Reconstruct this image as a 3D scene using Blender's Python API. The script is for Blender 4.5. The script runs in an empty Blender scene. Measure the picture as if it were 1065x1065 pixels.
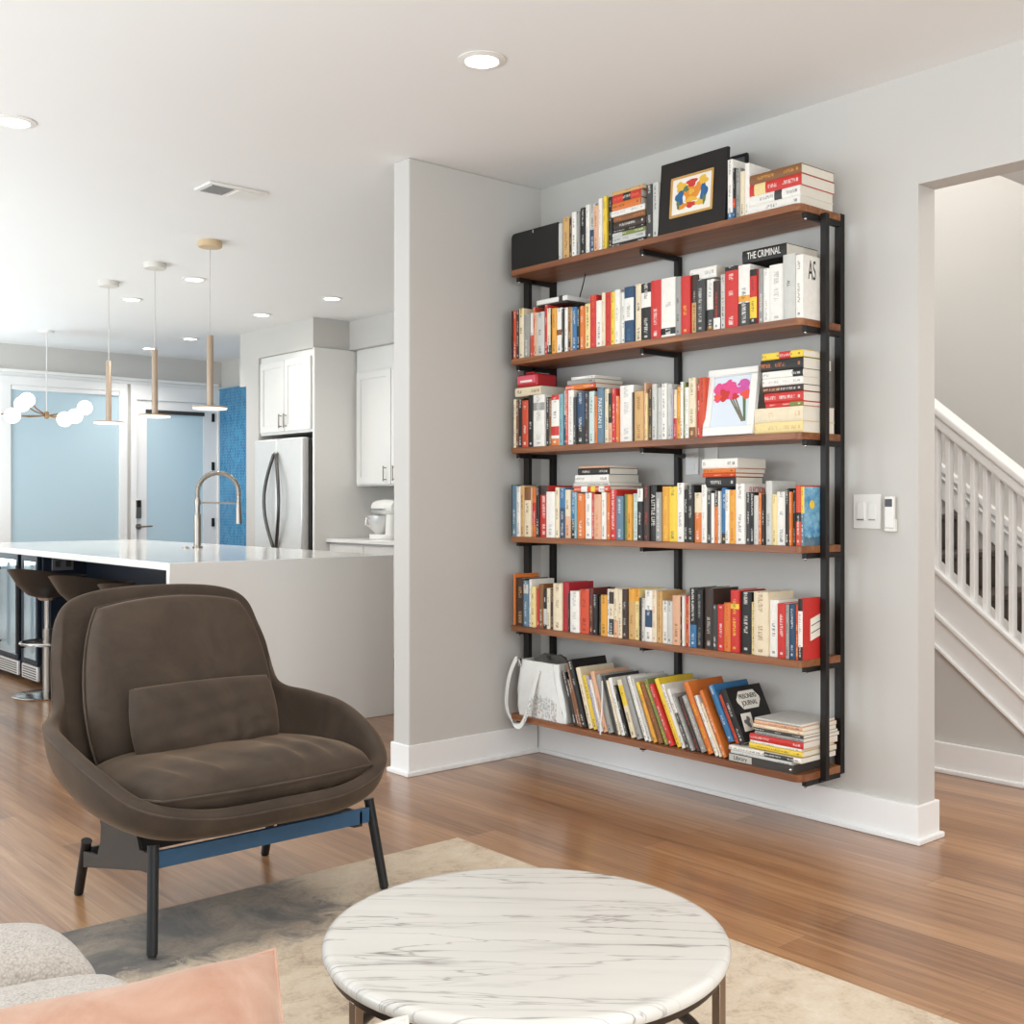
import bpy, bmesh, math, random
from mathutils import Vector, Matrix
R = math.radians
rnd = random.Random(11)
scene = bpy.context.scene
COL = scene.collection

# ---------------------------------------------------------------- materials
def lin(h):
    h = h.lstrip('#')
    c = [int(h[i:i+2], 16)/255 for i in (0, 2, 4)]
    return tuple((x/12.92 if x <= .04045 else ((x+.055)/1.055)**2.4) for x in c) + (1.0,)

class NT:
    """small wrapper round a material's node tree"""
    def __init__(s, name):
        s.m = bpy.data.materials.new(name); s.m.use_nodes = True
        s.t = s.m.node_tree; s.b = s.t.nodes['Principled BSDF']
    def n(s, typ, **kw):
        nd = s.t.nodes.new(typ)
        for k, v in kw.items():
            if k.startswith('i_'):
                nd.inputs[k[2:].replace('_', ' ')].default_value = v
            else: setattr(nd, k, v)
        return nd
    def l(s, a, b): s.t.links.new(a, b)
    def math(s, op, a, b=None, clamp=False):
        nd = s.n('ShaderNodeMath', operation=op, use_clamp=clamp)
        for i, v in enumerate((a, b)):
            if v is None: continue
            if hasattr(v, 'is_output'): s.l(v, nd.inputs[i])
            else: nd.inputs[i].default_value = v
        return nd.outputs[0]
    def mix(s, f, a, b):
        nd = s.n('ShaderNodeMix', data_type='RGBA')
        for i, v in ((0, f), (6, a), (7, b)):
            if hasattr(v, 'is_output'): s.l(v, nd.inputs[i])
            else: nd.inputs[i].default_value = v
        return nd.outputs[2]
    def ramp(s, f, stops):
        nd = s.n('ShaderNodeValToRGB'); e = nd.color_ramp.elements
        while len(e) < len(stops): e.new(.5)
        for el, (p, c) in zip(e, stops): el.position = p; el.color = c
        s.l(f, nd.inputs[0]); return nd.outputs[0]
    def coord(s, scale=(1, 1, 1), rot=(0, 0, 0), kind='Object'):
        tc = s.n('ShaderNodeTexCoord'); mp = s.n('ShaderNodeMapping')
        mp.inputs['Scale'].default_value = scale; mp.inputs['Rotation'].default_value = rot
        s.l(tc.outputs[kind], mp.inputs[0]); return mp.outputs[0]
    def noise(s, vec, scale=5, detail=4, rough=.55, dist=0):
        nd = s.n('ShaderNodeTexNoise'); s.l(vec, nd.inputs['Vector'])
        nd.inputs['Scale'].default_value = scale; nd.inputs['Detail'].default_value = detail
        nd.inputs['Roughness'].default_value = rough; nd.inputs['Distortion'].default_value = dist
        return nd.outputs['Fac']
    def bump(s, f, strength=.2, dist=.01):
        nd = s.n('ShaderNodeBump'); nd.inputs['Strength'].default_value = strength; nd.inputs['Distance'].default_value = dist
        s.l(f, nd.inputs['Height']); s.l(nd.outputs[0], s.b.inputs['Normal'])
    def base(s, c):
        if hasattr(c, 'is_output'): s.l(c, s.b.inputs['Base Color'])
        else: s.b.inputs['Base Color'].default_value = c
    def set(s, **kw):
        for k, v in kw.items(): s.b.inputs[k.replace('_', ' ')].default_value = v
        return s

def plain(name, col, rough=.5, metal=0, var=.04, scale=30, bump=0, **kw):
    t = NT(name); c = lin(col)
    f = t.noise(t.coord(), scale, 3)
    a = tuple(x*(1-var) for x in c[:3])+(1,); b = tuple(min(1, x*(1+var)) for x in c[:3])+(1,)
    t.base(t.mix(f, a, b)); t.set(Roughness=rough, Metallic=metal, **kw)
    if bump: t.bump(t.noise(t.coord(), scale*6, 4), bump, .002)
    return t.m

def emit(name, col, strength, base=None):
    t = NT(name); t.base(lin(base or col)); t.set(Emission_Color=lin(col), Emission_Strength=strength, Roughness=.5); return t.m

M = {}
M['wall'] = plain('wall_paint', '#c9c5bf', .85, var=.012, scale=3, bump=.03)
M['ceiling'] = plain('ceiling_paint', '#ecebe9', .9, var=.008, scale=3)
M['trim'] = plain('trim_paint', '#f0eeeb', .45, var=.01)
M['white_cab'] = plain('cabinet_paint', '#e6e3de', .4, var=.01)
M['black_metal'] = plain('black_metal', '#1a1512', .5, .2, var=.1, scale=60)
M['chair_metal'] = plain('dark_chair_metal', '#2b2c2d', .4, .5, var=.1, scale=60)
M['chair_plate'] = plain('brown_grey_metal', '#3b3733', .5, .3, var=.08, scale=40)
M['blue_metal'] = plain('steel_blue_metal', '#33597a', .42, .2, var=.08, scale=50)
M['chrome'] = plain('chrome', '#c9c8c6', .16, 1, var=.03)
M['steel'] = plain('brushed_steel', '#e3e2e0', .36, .5, var=.03, scale=12)
M['nickel'] = plain('warm_nickel', '#9c958c', .3, 1, var=.05)
M['bronze'] = plain('bronze_metal', '#8d7a6a', .3, .9, var=.06)
M['dark_bronze'] = plain('dark_bronze', '#4a403a', .35, .9, var=.06)
M['navy'] = plain('navy_cabinet', '#0f1c2b', .45, var=.05)
M['quartz'] = plain('white_quartz', '#e9e6e1', .12, var=.015, scale=8)
M['pages'] = plain('page_edges', '#e4dccd', .8, var=.06, scale=120)
M['white'] = plain('white_plastic', '#e9e6e0', .4, var=.01)
M['dark_plastic'] = plain('dark_plastic', '#3c3834', .35, var=.05)
M['black'] = plain('black_cloth', '#15120f', .8, var=.12, scale=200)
M['stool_seat'] = plain('dark_leather', '#1f1d1b', .35, var=.08)
M['stool_edge'] = plain('grey_leather', '#55504b', .4, var=.06)
M['copper'] = plain('copper_tube', '#b5a08c', .4, .3, var=.05)
M['canopy'] = plain('pale_canopy', '#d8d3cb', .45, var=.03)
M['canopy_wood'] = plain('wood_canopy', '#cdb48f', .5, var=.08)
M['dark_steel'] = plain('dark_steel', '#5d5b59', .3, .8, var=.05)
M['vent_grey'] = plain('vent_grille', '#8b8a87', .5, var=.05)
M['cord'] = plain('pale_cord', '#c9c4bc', .6, var=.03)
M['dark_tread'] = plain('dark_stair_tread', '#4b4038', .5, var=.15, scale=10)
M['shade'] = emit('roller_shade', '#aac3ce', .16, '#a9bcc4')
M['bulb'] = emit('glowing_glass', '#fff6e8', 1.0)
M['lamp_disc'] = emit('lamp_disc', '#fff4e6', 6)
M['pend_glow'] = emit('pendant_diffuser', '#fff3e4', .7)
M['gold'] = plain('gold_mat_edge', '#c99a55', .45, .1, var=.1)
M['paper'] = plain('paper', '#ece5d8', .8, var=.02)
M['glassdoor'] = plain('cooler_glass', '#a9bcc4', .12, .35, var=.03)
M['hub'] = plain('brass_hub', '#a08160', .35, .8, var=.05)
M['grey_plate'] = plain('grey_outlet', '#6d6f72', .45, var=.05)

def mk_floor():
    t = NT('wood_floor')
    v = t.coord(rot=(0, 0, R(90)))
    br = t.n('ShaderNodeTexBrick', offset=.37)
    t.l(v, br.inputs['Vector'])
    for k, val in dict(Color1=(0, 0, 0, 1), Color2=(1, 1, 1, 1), Mortar=(.5, .5, .5, 1), Scale=1.0).items(): br.inputs[k].default_value = val
    br.inputs['Mortar Size'].default_value = .0012; br.inputs['Mortar Smooth'].default_value = .3
    br.inputs['Brick Width'].default_value = 1.35; br.inputs['Row Height'].default_value = .128
    tone = br.outputs['Color']
    s1 = t.noise(t.coord(scale=(42, 1.6, 1)), 1.0, 5, .6, .3)
    s2 = t.noise(t.coord(scale=(150, 5, 1)), 1.0, 3, .6)
    big = t.noise(t.coord(scale=(7, .5, 1)), 1.0, 3, .5)
    f = t.math('ADD', t.math('MULTIPLY', s1, .5), t.math('MULTIPLY', s2, .2))
    f = t.math('ADD', f, t.math('MULTIPLY', big, .3))
    sep = t.n('ShaderNodeSeparateColor'); t.l(tone, sep.inputs[0])
    f = t.math('ADD', f, t.math('MULTIPLY', t.math('SUBTRACT', sep.outputs[0], .5), .16))
    col = t.ramp(f, [(.30, lin('#6e472b')), (.45, lin('#92643f')), (.56, lin('#aa7b52')), (.72, lin('#c0946a'))])
    col = t.mix(t.math('MULTIPLY', br.outputs['Fac'], .55), col, lin('#6d4a30'))
    t.base(col); t.set(Roughness=.30, Coat_Weight=.6, Coat_Roughness=.2)
    t.bump(t.math('SUBTRACT', s2, t.math('MULTIPLY', br.outputs['Fac'], .8)), .05, .002)
    return t.m
M['floor'] = mk_floor()

def mk_shelfwood():
    t = NT('walnut_board')
    s1 = t.noise(t.coord(scale=(40, 2.2, 40)), 1.0, 5, .6, .4)
    s2 = t.noise(t.coord(scale=(8, .9, 8)), 1.0, 2)
    f = t.math('ADD', t.math('MULTIPLY', s1, .6), t.math('MULTIPLY', s2, .4))
    t.base(t.ramp(f, [(.3, lin('#5a331d')), (.5, lin('#875230')), (.7, lin('#ae7749'))])); t.set(Roughness=.42)
    return t.m
M['shelf'] = mk_shelfwood()

def mk_marble():
    t = NT('veined_marble')
    # veins run along the table's long diagonal
    v = t.coord(scale=(1, 1, 1), rot=(0, 0, R(43)))
    d = t.noise(v, 3.2, 4, .6)
    mp = t.n('ShaderNodeMapping'); mp.inputs['Scale'].default_value = (1.3, 15., 3.0); t.l(v, mp.inputs[0])
    n1 = t.noise(mp.outputs[0], 1.0, 5, .5, .35)
    vein = t.math('ABSOLUTE', t.math('SUBTRACT', n1, .5))
    thin = t.ramp(vein, [(0, (1, 1, 1, 1)), (.006, (.7, .7, .7, 1)), (.016, (0, 0, 0, 1))])
    wide = t.ramp(vein, [(0, (1, 1, 1, 1)), (.14, (0, 0, 0, 1))])
    mp2 = t.n('ShaderNodeMapping'); mp2.inputs['Scale'].default_value = (1.0, 9.0, 2.0); mp2.inputs['Location'].default_value = (3, 7, 0); t.l(v, mp2.inputs[0])
    n2 = t.noise(mp2.outputs[0], 1.35, 4, .5, .5)
    vein2 = t.ramp(t.math('ABSOLUTE', t.math('SUBTRACT', n2, .47)), [(0, (1, 1, 1, 1)), (.008, (0, 0, 0, 1))])
    gate = t.ramp(d, [(.40, (0, 0, 0, 1)), (.62, (1, 1, 1, 1))])
    cloud = t.ramp(t.noise(mp2.outputs[0], 1.3, 4), [(.45, (0, 0, 0, 1)), (.75, (1, 1, 1, 1))])
    c = t.mix(t.math('MULTIPLY', wide, .12), lin('#cfcac3'), lin('#a9a29a'))
    c = t.mix(t.math('MULTIPLY', cloud, .22), c, lin('#bcb5ac'))
    c = t.mix(t.math('MULTIPLY', thin, t.math('ADD', t.math('MULTIPLY', gate, .75), .12)), c, lin('#635c56'))
    c = t.mix(t.math('MULTIPLY', vein2, .5), c, lin('#625b55'))
    t.base(c); t.set(Roughness=.22); return t.m
M['marble'] = mk_marble()

def mk_rug():
    t = NT('distressed_rug')
    v = t.coord()
    n1 = t.noise(v, 3.2, 6, .65, .6); n2 = t.noise(v, 11, 5, .7, .8); n3 = t.noise(v, 90, 3, .6)
    col = t.ramp(t.math('ADD', t.math('MULTIPLY', n1, .45), t.math('ADD', t.math('MULTIPLY', n2, .4), t.math('MULTIPLY', n3, .15))),
                 [(.34, lin('#84705f')), (.42, lin('#b49f8a')), (.50, lin('#cdbaa2')), (.66, lin('#dccfbc'))])
    # faded slate border along the far edge, chair's soft shadow painted into it
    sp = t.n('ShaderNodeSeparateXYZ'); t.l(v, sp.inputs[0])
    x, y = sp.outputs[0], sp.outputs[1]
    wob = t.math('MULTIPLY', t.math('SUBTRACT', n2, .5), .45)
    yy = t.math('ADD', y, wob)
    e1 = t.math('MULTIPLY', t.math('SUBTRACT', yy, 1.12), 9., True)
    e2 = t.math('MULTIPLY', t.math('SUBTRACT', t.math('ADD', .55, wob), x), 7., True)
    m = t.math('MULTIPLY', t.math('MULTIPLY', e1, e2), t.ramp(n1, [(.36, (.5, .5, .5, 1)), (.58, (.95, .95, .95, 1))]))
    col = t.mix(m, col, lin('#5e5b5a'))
    spk = t.ramp(n2, [(.58, (0, 0, 0, 1)), (.72, (1, 1, 1, 1))])
    col = t.mix(t.math('MULTIPLY', spk, t.ramp(n1, [(.42, (.5, .5, .5, 1)), (.55, (0, 0, 0, 1))])), col, lin('#6b5548'))
    t.base(col); t.set(Roughness=.95)
    t.bump(n3, .25, .004); return t.m
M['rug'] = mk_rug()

def mk_velvet(name, c1, c2, sheen=.5, scale=7, tint='#c9b49c'):
    t = NT(name); v = t.coord()
    n = t.noise(v, scale, 5, .6, .6)
    t.base(t.ramp(n, [(.32, lin(c1)), (.68, lin(c2))])); t.set(Roughness=.85)
    t.set(Sheen_Weight=sheen, Sheen_Roughness=.35, Sheen_Tint=lin(tint))
    t.bump(t.math('ADD', t.math('MULTIPLY', n, .7), t.math('MULTIPLY', t.noise(v, 260, 2), .3)), .22, .006)
    return t.m
M['velvet'] = mk_velvet('brown_velvet', '#372b21', '#493a2d', .38, 6, '#c2a282')
M['velvet_dark'] = mk_velvet('brown_velvet_piping', '#3d3228', '#54453a', .25)
M['pink'] = mk_velvet('pink_velvet', '#a97e68', '#bd9a86', .35, 9, '#efd9cc')
M['cream_fabric'] = mk_velvet('cream_fabric', '#b9b1a6', '#cac2b7', .2, 20)

def mk_boucle():
    t = NT('grey_boucle'); v = t.coord()
    vo = t.n('ShaderNodeTexVoronoi', feature='F1'); t.l(v, vo.inputs['Vector']); vo.inputs['Scale'].default_value = 190
    n = t.noise(v, 45, 4, .7)
    t.base(t.ramp(t.math('ADD', t.math('MULTIPLY', vo.outputs['Distance'], .5), t.math('MULTIPLY', n, .6)),
                  [(.3, lin('#c9c0b7')), (.6, lin('#b5aaa0')), (.85, lin('#978c83'))]))
    t.set(Roughness=.95, Sheen_Weight=.3); t.bump(t.math('SUBTRACT', n, vo.outputs['Distance']), .45, .008)
    return t.m
M['boucle'] = mk_boucle()

def mk_mosaic():
    t = NT('blue_mosaic'); sp = t.n('ShaderNodeSeparateXYZ'); t.l(t.coord(), sp.inputs[0]); cb = t.n('ShaderNodeCombineXYZ'); t.l(sp.outputs[1], cb.inputs[1]); t.l(sp.outputs[2], cb.inputs[0]); v = cb.outputs[0]
    br = t.n('ShaderNodeTexBrick', offset=.5); t.l(v, br.inputs['Vector'])
    br.inputs['Scale'].default_value = 1; br.inputs['Brick Width'].default_value = .06; br.inputs['Row Height'].default_value = .03
    br.inputs['Mortar Size'].default_value = .002
    br.inputs['Color1'].default_value = lin('#1d6ea0'); br.inputs['Color2'].default_value = lin('#3b97c0'); br.inputs['Mortar'].default_value = lin('#86b7cd')
    n = t.noise(t.coord(), 28, 3)
    t.base(t.mix(t.math('MULTIPLY', n, .5), br.outputs['Color'], lin('#1a5f95'))); t.set(Roughness=.25); return t.m
M['mosaic'] = mk_mosaic()

def mk_canvas():
    t = NT('printed_canvas'); v = t.coord()
    sp = t.n('ShaderNodeSeparateXYZ'); t.l(v, sp.inputs[0])
    n = t.noise(v, 30, 5, .7); n2 = t.noise(v, 85, 4, .7)
    # skyline print on the lower near part of the front panel only
    inx = t.math('MULTIPLY', t.math('LESS_THAN', sp.outputs[1], .06), t.math('GREATER_THAN', sp.outputs[1], -.11))
    low = t.math('LESS_THAN', t.math('ADD', sp.outputs[2], t.math('MULTIPLY', n, .12)), .155)
    front = t.math('LESS_THAN', sp.outputs[0], -.07)
    m = t.math('MULTIPLY', t.math('MULTIPLY', inx, low), front)
    m = t.math('MULTIPLY', m, t.ramp(n2, [(.42, (0, 0, 0, 1)), (.6, (1, 1, 1, 1))]))
    pr = t.ramp(n, [(.4, lin('#8d9aa0')), (.6, lin('#9a7a63'))])
    t.base(t.mix(t.math('MULTIPLY', m, .8), t.mix(n, lin('#d9d8d2'), lin('#e9e8e3')), pr)); t.set(Roughness=.9)
    t.bump(t.noise(v, 8, 3, .5, .5), .5, .02)
    return t.m
M['canvas'] = mk_canvas()

PAL = dict(K='#1b1815', D='#3b3a38', B='#3c2b22', W='#ece7de', C='#e6d5b6', G='#9a9893', L='#c9c7c0', T='#cfa468', O='#d9762e', A='#e2a038',
           Y='#ecc93c', P='#e9d293', R='#c92f28', V='#d04a28', M='#5f241e', N='#274564', U='#33719f', E='#7fa8b0', S='#dfab88', F='#c6d8d2',
           H='#84552f', J='#7d8644', Q='#b3aab6', X='#a91d28', Z='#5f7d90')
_covers = {}
def cover(base, ink):
    """book-cover stock; the spine carries rows of small printed marks (too small to read) in the ink colour"""
    key = base+ink
    if key in _covers: return _covers[key]
    t = NT('cover_'+key); uv = t.n('ShaderNodeUVMap'); sp = t.n('ShaderNodeSeparateXYZ'); t.l(uv.outputs[0], sp.inputs[0])
    oi = t.n('ShaderNodeObjectInfo'); rd = t.math('MULTIPLY', oi.outputs['Random'], 60.0)
    u, v = sp.outputs[0], sp.outputs[1]
    cb = t.n('ShaderNodeCombineXYZ'); t.l(t.math('MULTIPLY', u, 1.1), cb.inputs[0]); t.l(t.math('MULTIPLY', v, 330.), cb.inputs[1]); t.l(rd, cb.inputs[2])
    n = t.noise(cb.outputs[0], 1.0, 2, .6)
    cb2 = t.n('ShaderNodeCombineXYZ'); t.l(t.math('MULTIPLY', v, 17.), cb2.inputs[0]); t.l(rd, cb2.inputs[1])
    w = t.noise(cb2.outputs[0], 1.0, 0)
    m = t.math('MULTIPLY', t.math('GREATER_THAN', n, .5), t.math('GREATER_THAN', w, .5))
    m = t.math('MULTIPLY', m, t.math('LESS_THAN', t.math('ABSOLUTE', u), .34))
    m = t.math('MULTIPLY', m, t.math('GREATER_THAN', v, .012))
    m = t.math('MAXIMUM', m, t.math('MULTIPLY', t.math('MULTIPLY', t.math('GREATER_THAN', v, .012), t.math('LESS_THAN', v, .021)), t.math('LESS_THAN', t.math('ABSOLUTE', u), .3)))
    c = lin(PAL[base]); wear = t.noise(t.coord(), 40, 4)
    b2 = t.mix(wear, tuple(x*.86 for x in c[:3])+(1,), tuple(min(1, x*1.1) for x in c[:3])+(1,))
    t.base(t.mix(t.math('MULTIPLY', m, .62), b2, lin(PAL[ink]))); t.set(Roughness=.5)
    _covers[key] = t.m
    return t.m
INKFOR = dict(K='W', D='W', B='P', W='K', C='K', G='W', L='K', T='B', O='W', A='B', Y='K', P='B', R='W', V='W', M='P', N='W', U='W', E='W', S='B', F='K', H='P', J='W', Q='K', X='P', Z='W')

# ---------------------------------------------------------------- mesh helpers
class MB:
    def __init__(s): s.bm = bmesh.new(); s.mi = 0
    def face(s, vs, sm=False):
        try: f = s.bm.faces.new(vs)
        except ValueError: return None
        f.material_index = s.mi; f.smooth = sm; return f
    def box(s, x0, y0, z0, x1, y1, z1):
        v = [s.bm.verts.new((x, y, z)) for x in (x0, x1) for y in (y0, y1) for z in (z0, z1)]
        for q in ((0, 1, 3, 2), (4, 6, 7, 5), (0, 4, 5, 1), (2, 3, 7, 6), (0, 2, 6, 4), (1, 5, 7, 3)): s.face([v[i] for i in q])
        return s
    def prism(s, poly, d):
        """poly: list of 3D points in a plane, extruded by vector d"""
        d = Vector(d); a = [s.bm.verts.new(Vector(p)) for p in poly]; b = [s.bm.verts.new(Vector(p)+d) for p in poly]
        s.face(a[::-1]); s.face(b); n = len(poly)
        for i in range(n): s.face([a[i], a[(i+1) % n], b[(i+1) % n], b[i]])
        return s
    def rings(s, rings, close=True, caps=True, sm=True):
        rs = [[s.bm.verts.new(p) for p in r] for r in rings]; n = len(rs[0])
        for a, b in zip(rs, rs[1:]):
            for i in range(n if close else n-1): s.face([a[i], a[(i+1) % n], b[(i+1) % n], b[i]], sm)
        if caps: s.face(rs[0][::-1], sm); s.face(rs[-1], sm)
        return s
    def lathe(s, prof, c=(0, 0, 0), seg=40, axis='z'):
        rg = []
        for r, z in prof:
            r = max(r, 1e-5); ring = []
            for i in range(seg):
                a = 2*math.pi*i/seg; p = (r*math.cos(a), r*math.sin(a), z)
                if axis == 'x': p = (p[2], p[0], p[1])
                if axis == 'y': p = (p[0], p[2], p[1])
                ring.append((p[0]+c[0], p[1]+c[1], p[2]+c[2]))
            rg.append(ring)
        return s.rings(rg)
    def tube(s, pts, r, seg=10, closed=False, caps=True, r2=None):
        pts = [Vector(p) for p in pts]; n = len(pts); rg = []; up = None
        for i, p in enumerate(pts):
            if closed: t = pts[(i+1) % n]-pts[i-1]
            else: t = pts[min(i+1, n-1)]-pts[max(i-1, 0)]
            t.normalize()
            if up is None: up = t.orthogonal().normalized()
            else: up = (up-t*up.dot(t)).normalized()
            w = t.cross(up); rr = r if r2 is None else r+(r2-r)*i/(n-1)
            rg.append([p+up*rr*math.cos(2*math.pi*k/seg)+w*rr*math.sin(2*math.pi*k/seg) for k in range(seg)])
        if closed: rg.append(rg[0])
        return s.rings(rg, caps=caps and not closed)
    def sphere(s, c, r, seg=20, ring=12, sc=(1, 1, 1)):
        rg = []
        for j in range(ring+1):
            th = math.pi*j/ring; rr = max(math.sin(th), 1e-4)*r
            rg.append([(c[0]+rr*math.cos(2*math.pi*i/seg)*sc[0], c[1]+rr*math.sin(2*math.pi*i/seg)*sc[1], c[2]-r*math.cos(th)*sc[2]) for i in range(seg)])
        return s.rings(rg, caps=False)
    def build(s, name, mats, parent=None, loc=None, bevel=0, seg=2, smooth=True, sub=0):
        """link as ONE object; vertex coordinates are world coordinates, re-based on the thing's own origin"""
        bm = s.bm
        bmesh.ops.remove_doubles(bm, verts=bm.verts, dist=1e-6)
        bmesh.ops.recalc_face_normals(bm, faces=bm.faces)
        off = Vector(loc) if loc is not None else Vector((0, 0, 0))
        q = parent; base = Vector((0, 0, 0))
        while q is not None: base += q.location; q = q.parent
        for v in bm.verts: v.co -= off+base if parent is not None else off
        me = bpy.data.meshes.new(name); bm.to_mesh(me); bm.free()
        o = bpy.data.objects.new(name, me); COL.objects.link(o); o.location = off
        if parent is not None: o.parent = parent
        for m in (mats if isinstance(mats, (list, tuple)) else [mats]): me.materials.append(m)
        if smooth:
            for p in me.polygons: p.use_smooth = True
            me.set_sharp_from_angle(angle=R(38))
        if bevel:
            b = o.modifiers.new('bevel', 'BEVEL'); b.width = bevel; b.segments = seg; b.limit_method = 'ANGLE'; b.angle_limit = R(40)
        if sub:
            b = o.modifiers.new('sub', 'SUBSURF'); b.levels = sub; b.render_levels = sub
        return o

def tag(o, label, cat, group=None, kind=None):
    o['label'] = label; o['category'] = cat
    if group: o['group'] = group
    if kind: o['kind'] = kind
    return o
def thing(name, loc, label, cat, group=None):
    o = bpy.data.objects.new(name, None); o.empty_display_size = .05; COL.objects.link(o); o.location = loc
    return tag(o, label, cat, group)
def struct(o, label=None):
    o['kind'] = 'structure'
    if label: o['label'] = label
    return o
def dup(root, loc, label, group=None):
    r = root.copy(); COL.objects.link(r); r.location = loc; r['label'] = label
    if group: r['group'] = group
    for ch in root.children:
        c = ch.copy(); COL.objects.link(c); c.parent = r
        for g in ch.children:
            d = g.copy(); COL.objects.link(d); d.parent = c
    return r
def lettering(body, size, mat, parent, loc, xdir, ydir, name='lettering', ext=.0004, align='CENTER', sx=1.0):
    cu = bpy.data.curves.new(name, 'FONT'); cu.body = body; cu.size = size; cu.align_x = align; cu.align_y = 'CENTER'; cu.extrude = ext
    o = bpy.data.objects.new(name, cu); COL.objects.link(o); cu.materials.append(mat)
    X = Vector(xdir).normalized(); Y = Vector(ydir).normalized(); Z = X.cross(Y)
    m = Matrix(((X.x, Y.x, Z.x, 0), (X.y, Y.y, Z.y, 0), (X.z, Y.z, Z.z, 0), (0, 0, 0, 1)))
    me = bpy.data.meshes.new_from_object(o); bpy.data.objects.remove(o)
    o = bpy.data.objects.new(name, me); COL.objects.link(o)
    o.parent = parent; o.matrix_local = Matrix.Translation(loc) @ m @ Matrix.Diagonal((sx, 1, 1, 1))
    return o
def catmull(P, n, closed=False):
    P = [Vector(p) for p in P]; out = []; k = len(P); segs = k if closed else k-1
    for i in range(segs):
        if closed: p0, p1, p2, p3 = P[i-1], P[i], P[(i+1) % k], P[(i+2) % k]
        else: p0, p1, p2, p3 = P[max(i-1, 0)], P[i], P[i+1], P[min(i+2, k-1)]
        for j in range(n):
            t = j/n
            out.append(.5*((2*p1)+(p2-p0)*t+(2*p0-5*p1+4*p2-p3)*t*t+(3*p1-p0-3*p2+p3)*t**3))
    if not closed: out.append(P[-1])
    return out
def cushion(wf, y0, y1, T, res=26, corner=.28, puff=.42, pinch=0.0, wr=0, seed=1, crease=0):
    """soft cushion in its own plane (x across, y along, z thickness): returns rings for MB and the seam loop"""
    rr = random.Random(seed); ph = [rr.uniform(0, 6) for _ in range(8)]
    top = []; bot = []
    for j in range(res+1):
        b = -1+2*j/res; tr = []; br = []
        for i in range(res+1):
            a = -1+2*i/res
            A = a*math.sqrt(max(0, 1-corner*b*b)); B = b*math.sqrt(max(0, 1-corner*a*a))
            if pinch: 
                s = 1-pinch*(1-abs(a))*0-0; A = a*(1-pinch*(1-b*b)*a*a*.6); B = b*(1-pinch*(1-a*a)*b*b*.6)
            y = (y0+y1)/2+(y1-y0)/2*B; x = wf(B)*A
            t = T/2*((max(0, 1-abs(a)**3.2))**puff)*((max(0, 1-abs(b)**3.2))**puff)
            w = 1+wr*(math.sin(9*a+ph[0]+3*b)*.5+math.sin(13*b+ph[1]-4*a)*.5)
            if crease and t > 0:
                g = math.exp(-((b+.62)/.28)**2)*.9+math.exp(-((b+.1)/.3)**2)*.25
                c = math.sin(15*a+ph[2]+2.2*math.sin(5*a+ph[3])+1.5*b)
                t += crease*g*(abs(c)**.5*(1 if c > 0 else -1))*min(1, t/(T*.25))*(1-a*a)
            tr.append((x, y, t*w)); br.append((x, y, -t))
        top.append(tr); bot.append(br)
    return top, bot
def cushion_mesh(mb, top, bot, mtx):
    n = len(top); vt = {}; 
    for lay, g in ((0, top), (1, bot)):
        for j in range(n):
            for i in range(n):
                edge = i in (0, n-1) or j in (0, n-1)
                if edge and lay == 1: vt[(1, j, i)] = vt[(0, j, i)]; continue
                vt[(lay, j, i)] = mb.bm.verts.new(mtx @ Vector(g[j][i]))
    for lay in (0, 1):
        for j in range(n-1):
            for i in range(n-1):
                q = [vt[(lay, j, i)], vt[(lay, j, i+1)], vt[(lay, j+1, i+1)], vt[(lay, j+1, i)]]
                mb.face(q if lay == 0 else q[::-1], True)
    seam = [top[0][i] for i in range(n)]+[top[j][n-1] for j in range(1, n)]+[top[n-1][i] for i in range(n-2, -1, -1)]+[top[j][0] for j in range(n-2, 0, -1)]
    return [mtx @ Vector(p) for p in seam]
# ---------------------------------------------------------------- room shell
ZC = 2.74
struct(MB().box(-3, -3, -.1, 6.0, 11.6, 0).build('floor', M['floor'], smooth=False))
c = MB(); c.box(-3, -3, ZC, 3.833, 4.14, ZC+.1); c.box(-3, 4.14, ZC, 6.0, 11.6, ZC+.1); c.box(3.833, -3, ZC, 6.0, 2.5, ZC+.1); c.box(3.833, 2.5, 4.6, 6.0, 4.14, 4.7)
c.box(3.833, 2.47, ZC+.1, 6.0, 2.5, 4.6)
struct(c.build('ceiling', M['ceiling'], smooth=False))
w = MB(); w.prism([(3.72, 4.09, 0), (3.72, 4.09, ZC), (3.72, -3, ZC), (3.72, -3, 0), (3.72, -1.6, 0), (3.72, -1.6, 2.343), (3.72, 2.09, 2.343), (3.72, 2.09, 0)], (.113, 0, 0))
struct(w.build('wall_back', M['wall'], smooth=False))
struct(MB().box(2.93, 4.08, 0, 5.9, 4.20, ZC).build('wall_left', M['wall'], smooth=False, bevel=.006))
w = MB(); w.box(5.7, -3, 0, 5.82, 4.08, 4.6); w.box(3.833, 4.08, ZC, 5.82, 4.2, 4.6)
struct(w.build('wall_stairs', M['wall'], smooth=False))
struct(MB().box(5.66, 4.2, 0, 5.8, 11.37, ZC).build('wall_kitchen', M['wall'], smooth=False))
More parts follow.
